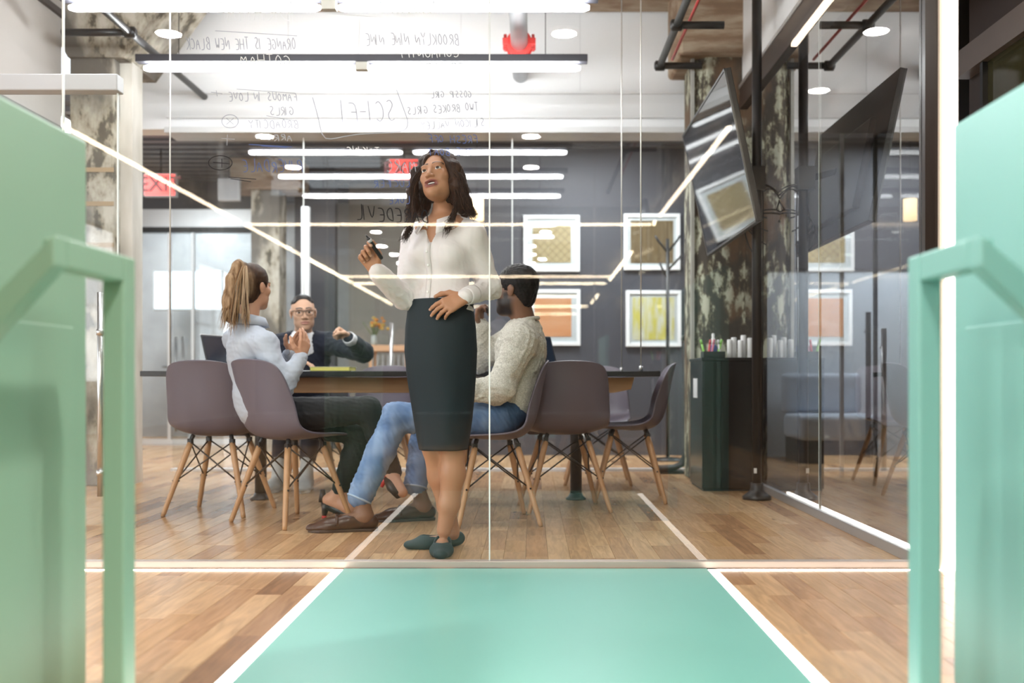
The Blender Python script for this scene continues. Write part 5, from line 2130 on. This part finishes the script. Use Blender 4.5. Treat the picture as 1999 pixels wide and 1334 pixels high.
    arm_cuff(sw, wrR, elR, .043, KN)
    v, q = surface(Tr.grown(.004), .0065)
    v = folds(v, q, .008, 26, 13, (.6, .3, .5), .5 + np.clip(1 - np.minimum(np.linalg.norm(v - knL, axis=1), np.linalg.norm(v - knR, axis=1)) / .2, 0, 1))
    v = folds(v, q, .0036, 120, 23, (.6, .3, .5))
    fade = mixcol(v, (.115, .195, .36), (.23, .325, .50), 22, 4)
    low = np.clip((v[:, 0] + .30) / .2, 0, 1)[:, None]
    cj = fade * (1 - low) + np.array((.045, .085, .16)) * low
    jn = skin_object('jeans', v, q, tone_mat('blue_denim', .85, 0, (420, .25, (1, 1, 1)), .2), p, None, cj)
    for an, kn in ((anL, knL), (anR, knR)):
        d_ = unit(kn - an)
        u = unit(np.cross(d_, (0, 1, 0)))
        w = np.cross(d_, u)
        o_ = put('hem', MB().tube([an + d_ * .004 - d_ * .058 * .35 + (u * math.cos(a) + w * math.sin(a)) * .058 for a in np.linspace(0, math.tau, 25)], .0055, 6), mat('pale_denim_hem', (.36, .46, .60), .9), jn)
    # loafers
    LO = mat('brown_leather', (.042, .016, .010), .28, vary=(9, .2, (.060, .024, .013), (1, 1, 1)))
    for hl, to in ((hA, tA), (hB, tB)):
        v, q = surface(shoe_field(hl, to, .047, .055), .005)
        so = skin_object('loafer', v, q, LO, p)
        sole(so, hl, to, mat('dark_sole', (.035, .016, .010), .5), .014, .05)
        d_ = unit(to - hl)
        n_ = np.cross(d_, up)
        c_ = hl + (to - hl) * .56
        put('strap', MB().tube([c_ + n_ * .046 + up * .030, c_ + n_ * .034 + up * .062, c_ + up * .076, c_ - n_ * .034 + up * .062, c_ - n_ * .046 + up * .030], .008, 8), LO, so)
    # close cropped hair
    Hh = Field()
    Hh.ell(L(0, -.022, .038), [s_ * HS for s_ in (.084, .104, .092)], .02, R)
    Hh.ell(L(0, -.060, -.03), [s_ * HS for s_ in (.060, .050, .060)], .03, R)
    Hh.ell(L(0, .125, -.012), [s_ * HS for s_ in (.10, .090, .100)], .010, R, 's')
    Hh.ell(L(0, .02, -.085), [s_ * HS for s_ in (.13, .085, .085)], .010, R, 's')
    v, q = surface(Hh, .0045)
    v = folds(v, q, .0035, 190, 3)
    skin_object('hair', v, q, HAIR, p, None, mixcol(v, (.007, .006, .006), (.016, .013, .012), 190))
    return p


build_sweater()
# ================================================================== SMALL THINGS ON AND AROUND THE TABLE
def laptop(cx, cy, rz, lid_deg, label):
    t = thing('laptop', label, 'laptop', (cx, cy, TZ), 'laptops on the table')
    ca, sa = math.cos(rz), math.sin(rz)
    u, w = Vector((ca, sa, 0)), Vector((-sa, ca, 0))       # u across, w towards the hinge
    c = Vector((cx, cy, TZ))
    put('keyboard_base', MB().obox(c + Vector((0, 0, .009)), u, w, (0, 0, 1), .16, .11, .009), mat('laptop_grey', (.30, .30, .31), .35, .6), t, .003)
    a = math.radians(lid_deg)
    up = Vector((0, 0, 1)) * math.sin(a) + w * -math.cos(a)
    hinge = c + w * .11 + Vector((0, 0, .018))
    nn = up.cross(u)
    lid = put('lid', MB().obox(hinge + up * .11, u, up, nn, .16, .11, .004), mat('laptop_dark', (.025, .028, .035), .35), t, .003)
    put('screen', MB().obox(hinge + up * .11 + nn * (.0045 if nn.dot(w) < 0 else -.0045), u, up, nn, .148, .098, .0008), mat('laptop_screen', (.02, .03, .05), .15), lid)
    put('lid_edge', MB().obox(hinge + up * .219, u, up, nn, .16, .0022, .0046), ALU, lid)
    return t


laptop(.10, 6.05, math.radians(35), 112, 'open dark laptop on the table beside the man in the cream sweater')
laptop(-1.84, 6.25, math.radians(74), 104, 'open dark laptop at the left end of the table')
t = thing('notepad', 'yellow writing pad lying on the table', 'notepad', (-1.11, 5.75, TZ))
a, b_ = P(609, 722, 5.7).x, P(685, 722, 5.7).x
put('pages', B(a, b_, 5.65, 5.86, TZ, TZ + .022), mat('yellow_paper', (.85, .78, .20), .7), t, .004)
put('cover', B(a - .002, b_ + .002, 5.648, 5.862, TZ + .022, TZ + .025), mat('pale_yellow_paper', (.85, .83, .45), .7), t)
a = P(580, 722, 5.7).x
o = put('paper_sheet', B(a, a + .085, 5.66, 5.88, TZ, TZ + .004), mat('sheet_white', (.85, .85, .86), .7), None, base=(a, 5.7, TZ))
tag(o, 'white sheets of paper beside the yellow pad on the table', 'paper')
a = P(1138, 722, 5.75).x
o = put('paper_sheet', B(a, a + .065, 5.68, 5.85, TZ, TZ + .006), mat('sheet_white', (.85, .85, .86), .7), None, base=(a, 5.7, TZ))
tag(o, 'small stack of white paper at the right end of the table', 'paper')

# ---- coat stand and black trolley by the right column
t = thing('coat_stand', 'slim black coat stand with angled hooks in front of the brown picture', 'coat stand', (1.22, 8.9, 0))
put('stem', MB().tube([(1.22, 8.9, .02), (1.22, 8.9, 1.98)], .016, 10), BLACK, t)
put('foot', MB().lathe([(.16, 0), (.16, .015), (.03, .03)], (1.22, 8.9, 0), 24), BLACK, t)
for z, dx in ((1.86, -.11), (1.86, .11), (1.62, -.07), (1.70, .13)):
    put('hook', MB().tube([(1.22, 8.9, z), (1.22 + dx * .8, 8.9, z + .11), (1.22 + dx, 8.9, z + .15)], .010, 8), BLACK, t)
t = thing('trolley_stand', 'black tubular trolley with an orange handle leaning by the column', 'trolley', (1.0, 7.62, 0))
hx = P(1340, 742, 7.62).x
put('upright', MB().tube([(hx, 7.62, 1.02), (hx, 7.62, .16), (hx - .03, 7.62, .07), (hx - .09, 7.62, .045), (hx - .21, 7.62, .04)], .02, 12), BLACK, t)
put('upright', MB().tube([(hx + .01, 7.70, 1.02), (hx + .01, 7.70, .16), (hx - .03, 7.70, .07), (hx - .09, 7.70, .045), (hx - .21, 7.70, .04)], .02, 12), BLACK, t)
put('grip', MB().tube([(hx, 7.60, 1.04), (hx, 7.72, 1.04)], .028, 12), BLACK, t)
put('clamp', B(hx + .012, hx + .045, 7.61, 7.66, .88, 1.03), mat('orange_plastic', (.55, .10, .04), .5), t, .004)
put('deck', B(hx - .22, hx - .02, 7.60, 7.72, .0, .022), BLACK, t)

# ================================================================== BEYOND THE FAR GLASS
s0, s1 = P(302, 603, 11.9), P(430, 531, 11.9)
t = thing('wall_screen', 'bright white lit screen on the wall of the left back office', 'screen', (s0.x, 11.95, s0.z))
put('bezel', B(s0.x - .02, s1.x + .02, 11.9, 11.95, s0.z - .02, s1.z + .02), ALU, t, .004)
put('lit_panel', B(s0.x, s1.x, 11.894, 11.9, s0.z, s1.z), mat('lit_screen', (.8, .9, 1), .3, emit=(.74, .90, 1.0), es=1.5), t)
put('wall_bracket', B((s0.x + s1.x) / 2 - .1, (s0.x + s1.x) / 2 + .1, 11.95, 12.6, s0.z + .1, s1.z - .1), ALU, t)
t = thing('oval_table', 'low grey oval table inside the left back office', 'table', (-3.9, 11.55, 0))
put('top', MB().lathe([(.30, 0), (.32, .01), (.32, .03)], (-3.95, 11.55, .86), 28), mat('dark_grey_top', (.10, .10, .11), .5), t)
put('stem', MB().tube([(-3.95, 11.55, .02), (-3.95, 11.55, .86)], .03, 10), ALU, t)
put('foot', MB().lathe([(.2, 0), (.2, .015), (.04, .03)], (-3.95, 11.55, 0), 24), ALU, t)
t = thing('side_table', 'peach wooden side table behind the far glass', 'table', (-1.62, 10.6, 0))
w0, w1 = P(716, 680, 10.4).x, P(800, 680, 10.4).x
put('top', B(w0, w1, 10.4, 10.8, 1.02, 1.085), mat('peach_wood', (.72, .42, .24), .5), t, .004)
for lx in (w0 + .02, w1 - .05):
    for ly in (10.42, 10.75):
        put('leg', B(lx, lx + .03, ly, ly + .03, 0, 1.02), mat('peach_wood', (.72, .42, .24), .5), t)
for k in range(7):
    put('slat', B(w0 + .04 + k * .055, w0 + .065 + k * .055, 10.43, 10.445, .80, .98), mat('grey_slat', (.33, .32, .31), .6), t)
pc = P(715, 675, 10.5)
t = thing('flower_pot', 'vase of orange flowers on the peach wooden table', 'plant', (w0 + .07, 10.55, 1.085))
vx, vy = w0 + .06, 10.5
put('vase', MB().lathe([(.028, 0), (.035, .03), (.03, .08), (.022, .11)], (vx, vy, 1.085), 16), mat('vase_glass', (.45, .47, .44), .2), t)
st = MB()
for k in range(16):
    a = random.uniform(0, math.tau)
    r_ = random.uniform(.02, .13)
    st.tube([(vx, vy, 1.15), (vx + r_ * .5 * math.cos(a), vy + .3 * r_ * math.sin(a), 1.24), (vx + r_ * math.cos(a), vy + .6 * r_ * math.sin(a), random.uniform(1.26, 1.34))], .003, 5)
put('stems', st, mat('stem_green', (.14, .20, .06), .7), t)
for k in range(18):
    a = random.uniform(0, math.tau)
    r_ = random.uniform(.0, .14)
    c = Vector((vx + .02 + r_ * math.cos(a), vy + .6 * r_ * math.sin(a), random.uniform(1.25, 1.37)))
    s_ = random.uniform(.018, .03)
    put('blossom', MB().lathe([(.2 * s_, -.5 * s_), (.9 * s_, -.1 * s_), (s_, .3 * s_), (.5 * s_, .8 * s_)], c, 9), mat(('flower_orange', 'flower_amber')[k % 2], ((.70, .28, .05), (.62, .40, .10))[k % 2], .7), t)
t = thing('pendant_lamp', 'warm glowing cylinder lamp behind the standing woman', 'lamp', (-.53, 9.2, 2.1))
lc = P(931, 410, 9.2)
put('lamp_shade', MB().lathe([(.062, -.10), (.062, .10)], lc, 24), mat('lit_shade', (.9, .7, .45), .6, emit=(1, .66, .34), es=1.6), t)
put('cord', MB().tube([(lc.x, lc.y, lc.z + .1), (lc.x, lc.y, 2.94)], .004, 6), BLACK, t)
put('cap', MB().lathe([(.03, .1), (.03, .12), (.008, .14)], lc, 14), BLACK, t)

# ================================================================== HANDWRITING ON THE FRONT GLASS (reads reversed from the corridor)
GLY = {
    'A': [[(0, 0), (.5, 1), (1, 0)], [(.2, .4), (.8, .4)]], 'B': [[(0, 0), (0, 1), (.7, .95), (.75, .6), (0, .52), (.85, .4), (.8, .05), (0, 0)]],
    'C': [[(1, .85), (.6, 1), (.1, .7), (.1, .25), (.6, 0), (1, .15)]], 'D': [[(0, 0), (0, 1), (.7, .85), (.95, .5), (.7, .12), (0, 0)]],
    'E': [[(.9, 1), (0, 1), (0, 0), (.9, 0)], [(0, .5), (.7, .5)]], 'F': [[(.9, 1), (0, 1), (0, 0)], [(0, .52), (.7, .52)]],
    'G': [[(1, .85), (.6, 1), (.1, .7), (.1, .25), (.6, 0), (1, .2), (1, .48), (.6, .48)]], 'H': [[(0, 0), (0, 1)], [(1, 0), (1, 1)], [(0, .5), (1, .5)]],
    'I': [[(.5, 0), (.5, 1)]], 'K': [[(0, 0), (0, 1)], [(.9, 1), (0, .45), (.95, 0)]], 'L': [[(0, 1), (0, 0), (.9, 0)]],
    'M': [[(0, 0), (.1, 1), (.5, .35), (.9, 1), (1, 0)]], 'N': [[(0, 0), (.05, 1), (.95, 0), (1, 1)]], 'O': [[(.5, 1), (.08, .7), (.08, .3), (.5, 0), (.92, .3), (.92, .7), (.5, 1)]],
    'P': [[(0, 0), (0, 1), (.8, .9), (.8, .6), (0, .48)]], 'R': [[(0, 0), (0, 1), (.8, .9), (.8, .6), (0, .5), (.9, 0)]],
    'S': [[(.9, .88), (.5, 1), (.1, .78), (.45, .52), (.9, .3), (.55, 0), (.05, .12)]], 'T': [[(0, 1), (1, 1)], [(.5, 1), (.5, 0)]],
    'U': [[(0, 1), (.05, .25), (.5, 0), (.92, .25), (1, 1)]], 'V': [[(0, 1), (.5, 0), (1, 1)]], 'W': [[(0, 1), (.25, 0), (.5, .65), (.75, 0), (1, 1)]],
    'X': [[(0, 0), (1, 1)], [(0, 1), (1, 0)]], 'Y': [[(0, 1), (.5, .5), (1, 1)], [(.5, .5), (.45, 0)]], '-': [[(.1, .5), (.9, .5)]], '+': [[(0, .5), (1, .5)], [(.5, 0), (.5, 1)]],
}
INKS = {'black': mat('black_ink', (.012, .012, .016), .7, spec=.1), 'faded': mat('faded_grey_ink', (.42, .43, .50), .7, spec=.1), 'blue': mat('blue_ink', (.10, .14, .34), .7, spec=.1),
        'white': mat('white_ink', (.86, .86, .88), .7, spec=.1)}
GY = YG + .0135


def ribbon(mb, pts, w):
    """pen stroke: flat ribbon of ink lying on the glass; pts in frame pixels on the glass plane"""
    q = []
    for x, y in pts:
        v = P(x, y, GY)
        if not q or (v - q[-1]).length > .0004:
            q.append(v)
    if len(q) < 2:
        return
    vs = []
    for i, c in enumerate(q):
        d = (q[min(i + 1, len(q) - 1)] - q[max(i - 1, 0)]).normalized()
        n = Vector((d.z, 0, -d.x)) * (w / 2 * (.75 if i in (0, len(q) - 1) else 1))
        vs += [c + n, c - n, c - n + Vector((0, .0006, 0)), c + n + Vector((0, .0006, 0))]
    fs = [(3, 2, 1, 0), tuple(len(vs) - 4 + k for k in range(4))]
    for i in range(len(q) - 1):
        for k in range(4):
            fs.append((i * 4 + k, i * 4 + (k + 1) % 4, i * 4 + 4 + (k + 1) % 4, i * 4 + 4 + k))
    mb.add(vs, fs)


def smooth(pts, n=4):
    out = []
    for a, b in zip(pts[:-1], pts[1:]):
        out += [(a[0] + (b[0] - a[0]) * k / n, a[1] + (b[1] - a[1]) * k / n) for k in range(n)]
    out.append(pts[-1])
    for _ in range(2):
        out = [out[0]] + [((p[0] + 2 * q[0] + r[0]) / 4, (p[1] + 2 * q[1] + r[1]) / 4) for p, q, r in zip(out[:-2], out[1:-1], out[2:])] + [out[-1]]
    return out


def write(text, px_right, py_top, h, adv, ink, w=.0035, slope=0.0):
    mb = MB()
    rr = random.Random(hash(len(text)) + int(px_right))
    x = px_right
    for ch in text:
        if ch != ' ':
            jx, jy, js = rr.uniform(-.6, .6), rr.uniform(-1, 1), rr.uniform(.88, 1.1)
            for st_ in GLY[ch]:
                pts = [(x - (gx * adv * .72) + jx - gy * h * .10, py_top + jy + (x - px_right) * slope + h * (1 - gy * js)) for gx, gy in st_]
                ribbon(mb, smooth(pts, 3), w)
        x -= adv * (.55 if ch == 'I' else 1)
    o = put('handwriting', mb, INKS[ink], g1)
    o['label'] = 'reversed %s handwriting reading %s on the glass' % (ink, text)
    return o


def stroke(lines, ink, w=.0035, label='hand drawn line on the glass'):
    mb = MB()
    for l in lines:
        ribbon(mb, l, w)
    o = put('hand_drawn_line', mb, INKS[ink], g1)
    o['label'] = label


def ring(cx, cy, rx, ry, n=26):
    return [(cx + rx * math.cos(k / n * math.tau + .4), cy + ry * math.sin(k / n * math.tau + .4)) for k in range(n + 2)]


write('DRAMA', 566, 6, 34, 26, 'white', .0045)
write('ORANGE IS THE NEW BLACK', 578, 74, 23, 9.6, 'faded', .003)
write('GOTHAM', 568, 106, 22, 17, 'white', .003)
write('THIS IS US', 566, 142, 18, 12.5, 'white', .003)
write('FAMOUS IN LOVE', 580, 180, 17, 10, 'faded', .003)
write('GIRLS', 574, 208, 17, 11, 'faded', .003)
write('BROADCITY', 582, 234, 17, 11.5, 'faded', .003)
write('ARROW', 570, 262, 13, 13, 'faded', .003)
write('RIVERDALE', 590, 312, 24, 14, 'blue', .003)
write('SCI-FI', 772, 198, 40, 21, 'faded', .0035)
write('COMEDY', 842, 8, 24, 14, 'white', .004)
write('BROOKLYN NINE NINE', 896, 66, 22, 10.8, 'faded', .003)
write('COMMUNITY', 896, 98, 14, 14, 'white', .003)
write('FRIENDS', 905, 122, 13, 14, 'white', .0032)
write('MODERN FAMILY', 912, 143, 13, 9.6, 'white', .003)
write('GOSSIP GIRL', 920, 178, 13, 8, 'faded', .0028)
write('TWO BROKES GIRLS', 934, 200, 16, 9, 'faded', .003, -.06)
write('SILICON VALLEY', 946, 232, 15, 9.6, 'faded', .003, -.05)
write('FRESH OFF', 932, 264, 15, 11, 'blue', .003)
write('THE BOAT', 922, 290, 14, 11, 'blue', .003)
write('TAKING', 742, 286, 16, 12, 'white', .003)
write('MARC', 812, 312, 24, 15, 'faded', .003)
write('LUCIFER', 800, 352, 14, 11, 'blue', .003)
write('LUKE', 800, 384, 14, 11, 'blue', .003)
write('DAREDEVIL', 836, 408, 28, 17, 'black', .0042, .05)
stroke([ring(449, 237, 16, 13), [(442, 231), (456, 243)], [(456, 231), (442, 243)]], 'faded', .003, 'circled cross drawn on the glass')
stroke([ring(430, 318, 23, 14), [(416, 317), (448, 320)], [(433, 310), (433, 327)]], 'black', .0035, 'circled minus drawn on the glass')
stroke([[(446, 346), (500, 350)], [(450, 349), (490, 355)]], 'black', .0035, 'double underline drawn on the glass')
stroke([[(412, 180), (434, 183)], [(422, 177), (424, 188)]], 'faded', .003, 'small plus drawn on the glass')
stroke([[(432, 270), (458, 272)], [(444, 263), (443, 284)]], 'faded', .003, 'plus sign drawn on the glass')
stroke([[(462, 174), (575, 182)], [(520, 226), (576, 236)], [(420, 60), (580, 70)]], 'faded', .0028, 'underlines drawn on the glass')
stroke([[(486, 282), (570, 287)], [(510, 285), (560, 288)]], 'blue', .0045, 'blue underline drawn on the glass')
stroke([smooth([(610, 190), (620, 225), (631, 276), (690, 262), (790, 258), (798, 240), (785, 205), (774, 175)], 4)], 'faded', .0032, 'bracket drawn around a word on the glass')
stroke([[(702, 46), (700, 104)], [(640, 26), (738, 33)], [(430, 0), (442, 44)], [(567, 0), (572, 44)], [(742, 0), (750, 34)], [(846, 0), (848, 36)]], 'white', .004, 'white dividing lines drawn on the glass')
